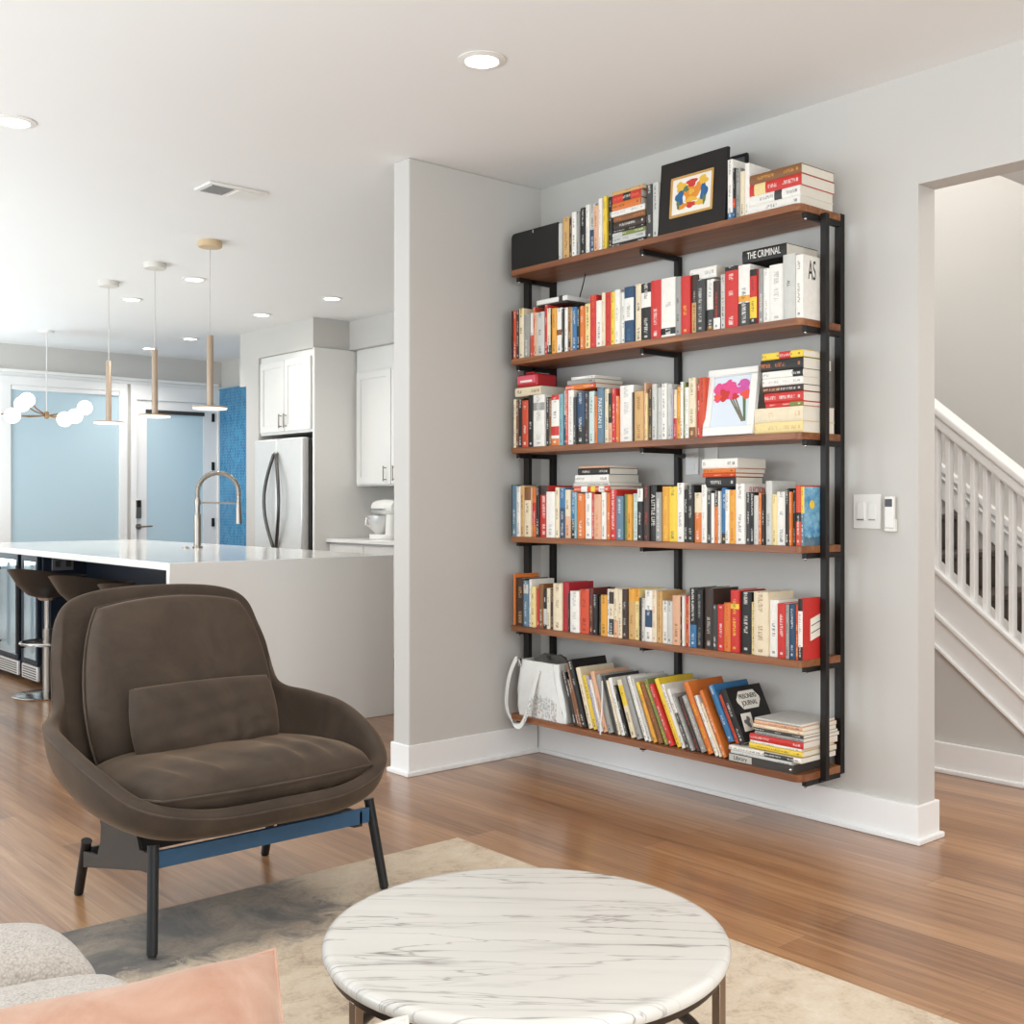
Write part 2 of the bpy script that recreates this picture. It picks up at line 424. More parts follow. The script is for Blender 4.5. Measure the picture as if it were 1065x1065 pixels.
# far wall with window and door openings
w = MB()
for b in ((-3, 0, 3.40, ZC), (3.40, 2.40, 6.0, ZC), (3.40, 0, 4.58, .45), (4.58, 0, 4.70, 2.40), (5.60, 0, 6.0, 2.40), (4.70, 2.30, 5.60, 2.40)):
    w.box(b[0], 11.37, b[1], b[2], 11.5, b[3])
struct(w.build('wall_far', M['wall'], smooth=False))
w = MB(); w.box(-3.1, -3, 0, -3, 11.5, .4); w.box(-3.1, -3, 2.45, -3, 11.5, ZC)
for y0, y1 in ((-3, -2.2), (-.1, .4), (2.6, 3.6), (5.8, 6.6), (8.8, 11.5)): w.box(-3.1, y0, .4, -3, y1, 2.45)
struct(w.build('wall_west', M['wall'], smooth=False))
w = MB(); w.box(-3, -3.1, 0, 6, -3, .3); w.box(-3, -3.1, 2.45, 6, -3, ZC)
for x0, x1 in ((-3, -2.2), (-.1, .3), (2.4, 6)): w.box(x0, -3.1, .3, x1, -3, 2.45)
struct(w.build('wall_front', M['wall'], smooth=False))
struct(MB().box(4.85, 9.03, 0, 5.64, 9.258, ZC).build('wall_pantry', M['wall'], smooth=False, bevel=.004))
w = MB(); w.box(4.85, 8.1, 2.49, 5.66, 9.03, ZC); w.box(4.853, 9.258, 2.262, 5.66, 9.38, ZC); w.box(5.2, 4.2, 2.495, 5.66, 8.1, ZC)
struct(w.build('trim_1', M['wall'], smooth=False), 'painted soffit above the kitchen cabinets')
struct(MB().box(5.62, 9.38, 0, 5.66, 11.37, 2.44).build('wall_mosaic', M['mosaic'], smooth=False), 'blue mosaic tiled wall')

# baseboards with shoe moulding
def skirting(name, *runs):
    """runs: (x0,y0,x1,y1) footprints of the wall line; each grows outward by the moulding thickness on the sides named"""
    m = MB()
    for x0, y0, x1, y1, sides in runs:
        for th, h in ((.015, .135), (.028, .020)):
            m.box(x0-(th if 'w' in sides else 0), y0-(th if 's' in sides else 0), 0, x1+(th if 'e' in sides else 0), y1+(th if 'n' in sides else 0), h)
    return struct(m.build(name, M['trim'], smooth=False, bevel=.004))
skirting('baseboard_back', (3.715, 2.095, 3.838, 4.0795, 'wse'))
skirting('baseboard_left', (2.935, 4.085, 3.69, 4.195, 'wsn'))
skirting('baseboard_stairs', (4.79, -2.9, 4.80, 4.0, 'w'))
skirting('baseboard_far', (-3, 11.365, 3.36, 11.38, 's'))

# ---------------------------------------------------------------- far wall: window, door, trims
m = MB(); m.box(3.36, 11.33, .45, 3.46, 11.40, 2.35); m.box(4.52, 11.33, .45, 4.60, 11.40, 2.35); m.box(3.36, 11.33, 2.35, 4.60, 11.40, 2.43); m.box(3.33, 11.30, .40, 4.62, 11.42, .45)
win = struct(m.build('window_1', M['trim'], bevel=.004), 'tall window with a pale roller shade')
MB().box(3.462, 11.36, .45, 4.518, 11.366, 2.32).build('roller_shade', M['shade'], win)
MB().box(3.462, 11.335, 2.30, 4.518, 11.385, 2.35).build('shade_cassette', M['trim'], win, bevel=.01)
MB().box(3.47, 11.35, .45, 4.51, 11.372, .475).build('shade_bar', M['steel'], win)
m = MB(); m.box(4.64, 11.33, 0, 4.70, 11.42, 2.28); m.box(5.60, 11.33, 0, 5.655, 11.42, 2.28); m.box(4.64, 11.33, 2.28, 5.655, 11.42, 2.43)
struct(m.build('trim_2', M['trim'], bevel=.004), 'white door casing')
m = MB(); m.box(4.70, 11.35, .01, 4.81, 11.39, 2.278); m.box(5.44, 11.35, .01, 5.60, 11.39, 2.278); m.box(4.81, 11.35, 2.17, 5.44, 11.39, 2.278); m.box(4.81, 11.35, .01, 5.44, 11.39, .30)
dr = struct(m.build('door_1', M['trim'], bevel=.004), 'white glazed door with a shade over the glass')
MB().box(4.81, 11.358, .30, 5.44, 11.364, 2.17).build('door_shade', M['shade'], dr)
MB().box(4.80, 11.335, 2.14, 5.45, 11.36, 2.18).build('shade_cassette', M['dark_plastic'], dr, bevel=.004)
MB().box(4.685, 11.32, 1.05, 4.745, 11.35, 1.24).build('door_lock', M['nickel'], dr, bevel=.006)
MB().box(4.69, 11.315, 1.165, 4.74, 11.322, 1.235).build('keypad', M['black_metal'], dr, bevel=.003)
m = MB(); m.lathe([(.001, 11.315), (.03, 11.315), (.03, 11.35), (.001, 11.35)], (4.713, 0, .965), 20, 'y'); m.tube([(4.713, 11.32, .965), (4.713, 11.28, .965), (4.74, 11.275, .965), (4.84, 11.275, .968)], .009, 8)
m.build('door_handle', M['nickel'], dr)
for z in (2.13, 1.605, 1.0): MB().box(5.535, 11.335, z-.045, 5.565, 11.352, z+.045).build('hinge', M['black_metal'], dr, bevel=.002)
m = MB(); m.box(-3, 11.345, 2.465, 5.62, 11.38, 2.50); m.box(3.24, 11.35, 2.43, 5.66, 11.38, 2.465)
struct(m.build('trim_3', M['trim'], bevel=.006), 'white picture rail on the far wall')

# ---------------------------------------------------------------- staircase beyond the opening
st = bpy.data.objects.new('staircase', None); COL.objects.link(st); st.location = (4.78, 2.5, 0); struct(st, 'white staircase with square balusters and dark treads')
SL = .815
def zs(z, y): return z+(y-2.592)*SL
Y0, Y1 = 1.50, 4.0
def slab(za, zb, x0, x1, y0=Y0, y1=Y1):
    a, b = max(zs(za, y0), 0), max(zs(zb, y0), 0)
    return [(x0, y0, zs(za, y0)), (x0, y1, zs(za, y1)), (x0, y1, zs(zb, y1)), (x0, y0, zs(zb, y0))], (x1-x0, 0, 0)
# closed side wall under the flight
p = [(4.80, 1.75, 0), (4.80, 4.0, 0), (4.80, 4.0, zs(.6, 4.0)), (4.80, 1.87, .01)]
MB().prism(p, (.06, 0, 0)).build('side_wall', M['wall'], st, smooth=False)
MB().prism(*slab(.70, .905, 4.785, 4.87, 1.72)).build('stringer', M['trim'], st, smooth=False, bevel=.003)
MB().prism(*slab(.56, .70, 4.792, 4.86, 1.9)).build('apron', M['trim'], st, smooth=False, bevel=.003)
m = MB(); m.prism(*slab(.69, .715, 4.772, 4.80, 1.74)); m.prism(*slab(.545, .565, 4.776, 4.80, 1.95)); m.prism(*slab(.89, .912, 4.765, 4.89, 1.6))
m.build('stringer_moulding', M['trim'], st, smooth=False, bevel=.004)
m = MB(); m.prism(*slab(1.545, 1.60, 4.765, 4.855)); m.prism(*slab(1.60, 1.645, 4.752, 4.868)); m.build('handrail', M['trim'], st, smooth=False, bevel=.010)
y = 1.62
while y < 3.95:
    q = [(4.79, y, zs(.90, y)), (4.79, y+.022, zs(.90, y+.022)), (4.79, y+.022, zs(1.56, y+.022)), (4.79, y, zs(1.56, y))]
    MB().prism(q, (.04, 0, 0)).build('baluster', M['trim'], st, smooth=False, bevel=.003); y += .0575
run = .225; rise = run*SL
k = 0; yy = 1.60
while yy < 3.9:
    z = zs(.86, yy)
    m = MB(); m.box(4.87, yy-.02, z-.03, 5.68, yy+run, z); m.box(4.87, yy, z-rise, 5.68, yy+.02, z-.03)
    m.build('tread', M['dark_tread'], st, smooth=False, bevel=.006)
    yy += run
m = MB(); m.prism(*slab(.85, 1.02, 5.68, 5.70)); m.prism(*slab(1.00, 1.04, 5.665, 5.70)); m.prism(*slab(.96, .975, 5.67, 5.70)); m.build('wall_skirt', M['trim'], st, smooth=False, bevel=.003)

# ---------------------------------------------------------------- kitchen
def shaker(name, x, y0, y1, z0, z1, parent, mat=None, rail=.055):
    """a framed cabinet door facing -X"""
    m = MB(); t = .02
    m.box(x, y0, z0, x+t, y0+rail, z1); m.box(x, y1-rail, z0, x+t, y1, z1); m.box(x, y0+rail, z0, x+t, y1-rail, z0+rail); m.box(x, y0+rail, z1-rail, x+t, y1-rail, z1)
    m.box(x+.008, y0+rail, z0+rail, x+t, y1-rail, z1-rail)
    return m.build(name, mat or M['white_cab'], parent, smooth=False, bevel=.002)
def pull(x, y, z0, z1, parent, mat=None, r=.006):
    m = MB(); m.tube([(x, y, z0), (x, y, z1)], r, 8); m.tube([(x, y, z0+.015), (x+.03, y, z0+.015)], r*.8, 8); m.tube([(x, y, z1-.015), (x+.03, y, z1-.015)], r*.8, 8)
    return m.build('handle', mat or M['nickel'], parent)
cab = thing('wall_cabinet', (5.2, 8.56, 1.82), 'white two door cabinet above the steel refrigerator', 'cabinet')
MB().box(4.872, 8.13, 1.80, 5.60, 9.025, 2.488).build('cabinet_body', M['white_cab'], cab, smooth=False, bevel=.002)
d = shaker('door', 4.85, 8.585, 9.0, 1.825, 2.43, cab); pull(4.82, 8.618, 1.85, 1.97, d)
d = shaker('door', 4.85, 8.15, 8.575, 1.825, 2.43, cab); pull(4.82, 8.535, 1.85, 1.97, d)
tag(MB().box(4.85, 8.08, 0, 5.64, 8.11, 2.49).build('end_panel', M['white_cab'], loc=(5.2, 8.09, 0), smooth=False, bevel=.002), 'tall white side panel enclosing the refrigerator', 'panel')
fr = thing('refrigerator', (5.2, 8.58, 0), 'stainless steel french door refrigerator with curved handles', 'refrigerator')
MB().box(4.86, 8.17, .02, 5.56, 8.98, 1.745).build('cabinet_body', M['dark_plastic'], fr, bevel=.004)
for y0, y1, s in ((8.597, 8.985, 1), (8.175, 8.591, -1)):
    d = MB().box(4.785, y0, .72, 4.858, y1, 1.755).build('door', M['steel'], fr, bevel=.012)
    yc = 8.594+s*.02
    pts = [(4.77, yc+s*.105*math.sin(math.pi*t/14), 1.62-.80*t/14) for t in range(15)]
    pts = [(4.787, pts[0][1], pts[0][2]+.01)]+[(p[0]-.035*math.sin(math.pi*i/14), p[1], p[2]) for i, p in enumerate(pts)]+[(4.787, pts[-1][1], pts[-1][2]-.01)]
    MB().tube(pts, .015, 10).build('handle', M['dark_steel'], d)
d = MB().box(4.785, 8.175, .06, 4.858, 8.985, .71).build('drawer', M['steel'], fr, bevel=.012)
MB().tube([(4.787, 8.25, .64), (4.75, 8.26, .64), (4.75, 8.90, .64), (4.787, 8.91, .64)], .013, 10).build('handle', M['chrome'], d)

cab = thing('wall_cabinet', (5.4, 7.6, 1.35), 'white tall wall cabinet hung above the stand mixer', 'cabinet')
MB().box(5.252, 6.6, 1.35, 5.655, 8.065, 2.494).build('cabinet_body', M['white_cab'], cab, smooth=False, bevel=.002)
d = shaker('door', 5.23, 7.54, 8.04, 1.365, 2.30, cab, rail=.06); pull(5.20, 7.60, 1.385, 1.51, d)
d = shaker('door', 5.23, 7.02, 7.53, 1.365, 2.30, cab, rail=.06); pull(5.20, 7.47, 1.385, 1.51, d)
cab = thing('base_cabinet', (5.3, 7.3, 0), 'white base cabinet with drawers under the mixer counter', 'cabinet')
MB().box(5.0, 6.5, .08, 5.655, 8.07, .884).box(5.06, 6.5, 0, 5.655, 8.07, .08).build('cabinet_body', M['white_cab'], cab, smooth=False, bevel=.002)
for y0, y1 in ((7.56, 8.06), (7.05, 7.55), (6.54, 7.04)):
    d = MB().box(4.98, y0, .70, 5.0, y1, .87).build('drawer', M['white_cab'], cab, smooth=False, bevel=.003); m = MB(); m.tube([(4.95, (y0+y1)/2-.06, .785), (4.95, (y0+y1)/2+.06, .785)], .006, 8); m.tube([(4.95, (y0+y1)/2-.05, .785), (4.98, (y0+y1)/2-.05, .785)], .005, 8); m.tube([(4.95, (y0+y1)/2+.05, .785), (4.98, (y0+y1)/2+.05, .785)], .005, 8); m.build('handle', M['nickel'], d)
    shaker('door', 4.98, y0, y1, .10, .69, cab)
tag(MB().box(4.955, 6.48, .8845, 5.657, 8.075, .915).build('countertop', M['quartz'], loc=(5.3, 7.3, .885), bevel=.004), 'white stone worktop under the stand mixer', 'worktop')

# stand mixer
mx = thing('stand_mixer', (5.27, 7.68, .915), 'white stand mixer with steel bowl on the back counter', 'mixer')
X, Y, Z = 5.27, 7.68, .915
m = MB(); m.rings([[(X+.11*math.cos(a)*1.0, Y+.15*math.sin(a), Z+h) for a in [2*math.pi*i/28 for i in range(28)]] for h in (.0005, .03, .038)]); m.build('base', M['white'], mx, bevel=.004)
m = MB(); m.rings([[(X+(.055-.012*t)*math.cos(a), Y-.10+(.05-.006*t)*math.sin(a), Z+.03+.17*t) for a in [2*math.pi*i/20 for i in range(20)]] for t in (0, .3, .6, 1)]); m.build('column', M['white'], mx)
prof = [(-.175, .02), (-.16, .05), (-.10, .066), (0, .068), (.09, .062), (.13, .05), (.148, .025), (.15, .008)]
m = MB(); m.rings([[(X+r*math.cos(a)*.95, Y+yy, Z+.255+r*math.sin(a)) for a in [2*math.pi*i/20 for i in range(20)]] for yy, r in prof]); m.build('motor_head', M['white'], mx)
m = MB(); m.lathe([(.001, .04), (.045, .04), (.05, .052), (.085, .085), (.10, .13), (.103, .19), (.106, .192), (.097, .188), (.09, .13), (.05, .06), (.001, .058)], (X, Y+.06, Z), 28); b = m.build('mixing_bowl', M['steel'], mx)
MB().tube([(X-.10, Y+.06, Z+.17), (X-.14, Y+.06, Z+.17), (X-.145, Y+.06, Z+.12), (X-.10, Y+.06, Z+.10)], .007, 8).build('bowl_handle', M['steel'], b)
MB().lathe([(.001, .185), (.02, .185), (.026, .20), (.03, .225), (.001, .225)], (X, Y+.06, Z-.0), 16).build('hub', M['chrome'], mx)
MB().box(X-.07, Y-.10, Z+.235, X-.062, Y+.10, Z+.25).build('trim_band', M['chrome'], mx)

# island
isl = thing('island_cabinet', (3.1, 6.9, 0), 'dark navy island cabinet under the white island worktop', 'cabinet')
m = MB(); m.box(2.80, 5.372, .08, 3.68, 7.60, .876); m.box(2.52, 7.60, .09, 3.68, 8.9, .876); m.box(2.86, 5.372, 0, 3.62, 7.60, .08); m.box(2.62, 7.66, 0, 3.62, 8.9, .09)
m.build('cabinet_body', M['navy'], isl, smooth=False, bevel=.003)
o = MB().box(2.575, 7.588, .765, 2.715, 7.60, .85).build('outlet_plate', M['grey_plate'], isl, bevel=.003)
for dx in (-.035, .035): MB().box(2.645+dx-.017, 7.584, .787, 2.645+dx+.017, 7.589, .828).build('socket', M['dark_plastic'], o)
m = MB(); m.box(2.375, 5.33, .877, 3.72, 8.95, .912); m.box(2.375, 5.33, 0.0005, 3.72, 5.368, .877)
tag(m.build('island_countertop', M['quartz'], loc=(3.05, 5.35, 0), bevel=.003), 'white stone island worktop with waterfall end panel behind the brown armchair', 'worktop')
def cooler(loc, y0, y1, label, hy):
    c = thing('wine_cooler', loc, label, 'wine cooler')
    m = MB(); x = 2.495
    for a in ((y0, .14, y0+.035, .86), (y1-.035, .14, y1, .86), (y0+.035, .82, y1-.035, .86), (y0+.035, .14, y1-.035, .17)): m.box(x, a[0], a[1], x+.022, a[2], a[3])
    d = m.build('door', M['navy'], c, smooth=False, bevel=.003)
    MB().box(x+.004, y0+.035, .17, x+.016, y1-.035, .82).build('glass', M['glassdoor'], d)
    m = MB(); m.tube([(x-.045, hy, .20), (x-.045, hy, .79)], .011, 10); m.tube([(x-.045, hy, .24), (x, hy, .24)], .008, 8); m.tube([(x-.045, hy, .75), (x, hy, .75)], .008, 8); m.build('handle', M['black_metal'], d)
    m = MB(); m.box(x+.002, y0+.004, .035, x+.018, y1-.004, .13)
    g = m.build('grille', M['steel'], c, bevel=.002)
    m = MB()
    for i in range(5): m.box(x-.001, y0+.03, .046+i*.016, x+.003, y1-.03, .052+i*.016)
    m.build('grille_slot', M['dark_plastic'], g)
    return c
cooler((2.5, 8.3, 0), 8.03, 8.62, 'wide glass fronted wine cooler with long black bar handle', 8.40)
cooler((2.5, 7.78, 0), 7.635, 7.955, 'narrow glass fronted wine cooler beside the grey outlet plate', 7.895)

# faucet, switch
fa = thing('kitchen_faucet', (3.30, 6.97, .912), 'tall brushed nickel spring faucet on the island', 'faucet')
X, Y, Z = 3.30, 6.97, .912
dv = Vector((.756, -.655, 0)); o0 = Vector((X, Y, Z))
def fp(u, z): return o0+dv*u+Vector((0, 0, z))
m = MB(); m.lathe([(.001, 0), (.034, 0), (.034, .012), (.024, .016), (.024, .22), (.02, .225), (.001, .225)], (X, Y, Z), 20); m.build('base', M['nickel'], fa)
m = MB(); m.tube([fp(0, .22), fp(0, .33)], .017, 12)
arc = [fp(.135-.135*math.cos(math.pi*t/16), .37+.125*math.sin(math.pi*t/16)) for t in range(17)]
m.build('stem', M['nickel'], fa)
hel = []
path = [fp(0, .32), fp(0, .345)]+arc+[fp(.27, .34), fp(.27, .29)]
MB().tube(path, .013, 10).build('hose', M['nickel'], fa)
pp = catmull(path, 10); up = None; hp = []
for i, p in enumerate(pp):
    t = (pp[min(i+1, len(pp)-1)]-pp[max(i-1, 0)]).normalized(); n1 = t.cross(Vector((.655, .756, 0))).normalized(); n2 = t.cross(n1)
    a = i*1.15; hp.append(p+(n1*math.cos(a)+n2*math.sin(a))*.0165)
MB().tube(hp, .0032, 5).build('spring', M['nickel'], fa)
m = MB(); m.tube([fp(.27, .30), fp(.27, .27)], .016, 12); m.tube([fp(.27, .27), fp(.272, .16)], .018, 12, r2=.021); m.build('spray_head', M['nickel'], fa)
m = MB(); m.tube([fp(0, .30), fp(.27, .295)], .006, 8); m.tube([fp(0, .285), fp(0, .315)], .022, 12); m.build('holder_arm', M['nickel'], fa)
m = MB(); m.lathe([(.001, 0), (.022, 0), (.022, .008), (.012, .014), (.001, .014)], (3.217, 6.97, .912), 16)
tag(m.build('air_switch', M['nickel'], loc=(3.217, 6.97, .912)), 'small metal button on the island worktop beside the faucet', 'button')

# bar stools
def stool(loc, label):
    X, Y, Z = loc
    s = thing('bar_stool', loc, label, 'bar stool', 'bar stools at the island')
    m = MB(); m.lathe([(.001, .001), (.205, .001), (.21, .008), (.19, .016), (.06, .022), (.035, .03), (.001, .03)], loc, 36); m.build('base', M['chrome'], s)
    m = MB(); m.tube([(X, Y, .02), (X, Y, .42)], .030, 16); m.build('outer_column', M['nickel'], s)
    m = MB(); m.tube([(X, Y, .40), (X, Y, .64)], .021, 16); m.build('gas_lift', M['chrome'], s)
    m = MB(); m.tube([(X+.16*math.cos(a), Y+.16*math.sin(a), .335) for a in [2*math.pi*i/26 for i in range(26)]], .010, 8, closed=True)
    m.tube([(X+.16, Y, .335), (X-.16, Y, .335)], .008, 8); m.build('footrest', M['chrome'], s)
    rg = []
    for r, z in [(.001, .615), (.06, .617), (.11, .635), (.17, .68), (.215, .745), (.222, .752), (.213, .752), (.17, .71), (.10, .68), (.001, .672)]:
        ring = []
        for i in range(36):
            a = 2*math.pi*i/36; back = max(0, -math.cos(a-math.pi*.15))
            ring.append((X+r*math.cos(a)*1.06, Y+r*math.sin(a)*1.06, z+(.055*back*max(0, (r-.12)/.1))))
        rg.append(ring)
    m = MB(); m.rings(rg); m.build('seat', M['stool_seat'], s)
    m = MB(); m.tube([(X, Y, .60), (X, Y, .63)], .05, 16, r2=.07); m.build('seat_plate', M['chrome'], s)
    return s
s0 = stool((2.44, 7.27, 0), 'farthest grey bar stool, beside the wine coolers')
dup(s0, (2.42, 6.47, 0), 'middle grey bar stool at the island, half behind the brown armchair')
dup(s0, (2.40, 5.68, 0), 'nearest bar stool at the island, almost hidden by the brown armchair')

# ---------------------------------------------------------------- ceiling fittings
def pendant(loc, label):
    X, Y, Z = loc
    p = thing('pendant_lamp', loc, label, 'pendant lamp', 'pendants over the island')
    m = MB(); m.lathe([(.001, ZC-.036), (.066, ZC-.036), (.07, ZC-.032), (.07, ZC-.0005), (.001, ZC-.0005)], (X, Y, 0), 32); m.build('canopy', M['canopy_wood'], p)
    MB().tube([(X, Y, ZC-.036), (X, Y, 2.19)], .0028, 6).build('cord', M['cord'], p)
    m = MB(); m.lathe([(.001, 1.772), (.019, 1.772), (.019, 2.186), (.016, 2.19), (.001, 2.19)], (X, Y, 0), 20); m.build('tube', M['copper'], p)
    m = MB(); m.lathe([(.001, 1.764), (.10, 1.764), (.102, 1.768), (.10, 1.773), (.001, 1.775)], (X, Y, 0), 36); d = m.build('disc', M['copper'], p)
    m = MB(); m.lathe([(.001, 1.757), (.096, 1.757), (.099, 1.764), (.001, 1.764)], (X, Y, 0), 36); m.build('diffuser', M['pend_glow'], d)
    return p
p0 = pendant((2.99, 6.15, ZC), 'nearest slim tube pendant, hanging above the faucet')
for pp_ in (dup(p0, (3.0, 6.95, ZC), 'middle slim tube pendant, hanging in front of the glazed door'),
    dup(p0, (3.005, 7.73, ZC), 'farthest slim tube pendant, hanging beside the globe chandelier')):
    for k in pp_.children:
        if k.name.startswith('canopy'): k.data = k.data.copy(); k.data.materials[0] = M['canopy']

ch = thing('chandelier', (3.447, 10.3, ZC), 'branching chandelier with white glass globes before the far window', 'chandelier')
MB().lathe([(.001, ZC-.02), (.06, ZC-.02), (.065, ZC-.0005), (.001, ZC-.0005)], (3.447, 10.3, 0), 28).build('canopy', M['white'], ch)
MB().tube([(3.447, 10.3, ZC-.02), (3.447, 10.3, 2.02)], .005, 8).build('rod', M['steel'], ch)
m = MB(); m.lathe([(.001, 1.955), (.018, 1.96), (.024, 1.99), (.018, 2.02), (.001, 2.025)], (3.447, 10.3, 0), 18); m.build('hub', M['hub'], ch)
for gx, gy, gz in ((3.286, 10.32, 2.115), (3.213, 10.22, 2.069), (3.101, 10.12, 1.958), (3.552, 10.15, 1.95), (3.69, 10.28, 1.991), (3.83, 10.42, 2.084), (3.02, 10.4, 1.99)):
    g = Vector((gx, gy, gz)); h = Vector((3.447, 10.3, 1.985)); dd = (g-h).normalized()
    a = MB().tube([h, h+(g-h)*.5+Vector((0, 0, -.01)), g-dd*.055], .006, 8).build('arm', M['hub'], ch)
    MB().sphere(g, .068).build('globe', M['bulb'], a)

def can(x, y, label):
    c = thing('ceiling_light', (x, y, ZC), label, 'ceiling light', 'recessed ceiling lights')
    MB().lathe([(.058, ZC-.0005), (.082, ZC-.0005), (.083, ZC-.004), (.060, ZC-.009), (.056, ZC-.003)], (x, y, 0), 32).build('trim_ring', M['white'], c)
    MB().lathe([(.001, ZC-.006), (.057, ZC-.006), (.058, ZC-.001), (.001, ZC-.001)], (x, y, 0), 32).build('lens', M['lamp_disc'], c)
    return c
CANS = [(2.474, 3.016, 'recessed light in the ceiling nearest the bookshelf'), (1.457, 4.729, 'recessed light at the left edge of the ceiling'),
        (3.41, 7.253, 'recessed light between the middle and nearest pendants'), (4.507, 7.262, 'recessed light nearest the white wall cabinets'),
        (4.467, 8.265, 'recessed light in front of the soffit above the refrigerator'), (3.393, 8.279, 'recessed light between the farthest and middle pendants'),
        (4.62, 9.907, 'recessed light just beside the nearest pendant tube'), (4.598, 10.79, 'recessed light close to the top of the middle pendant tube')]
c0 = can(*CANS[0])
for x, y, lb in CANS[1:]: dup(c0, (x, y, ZC), lb)

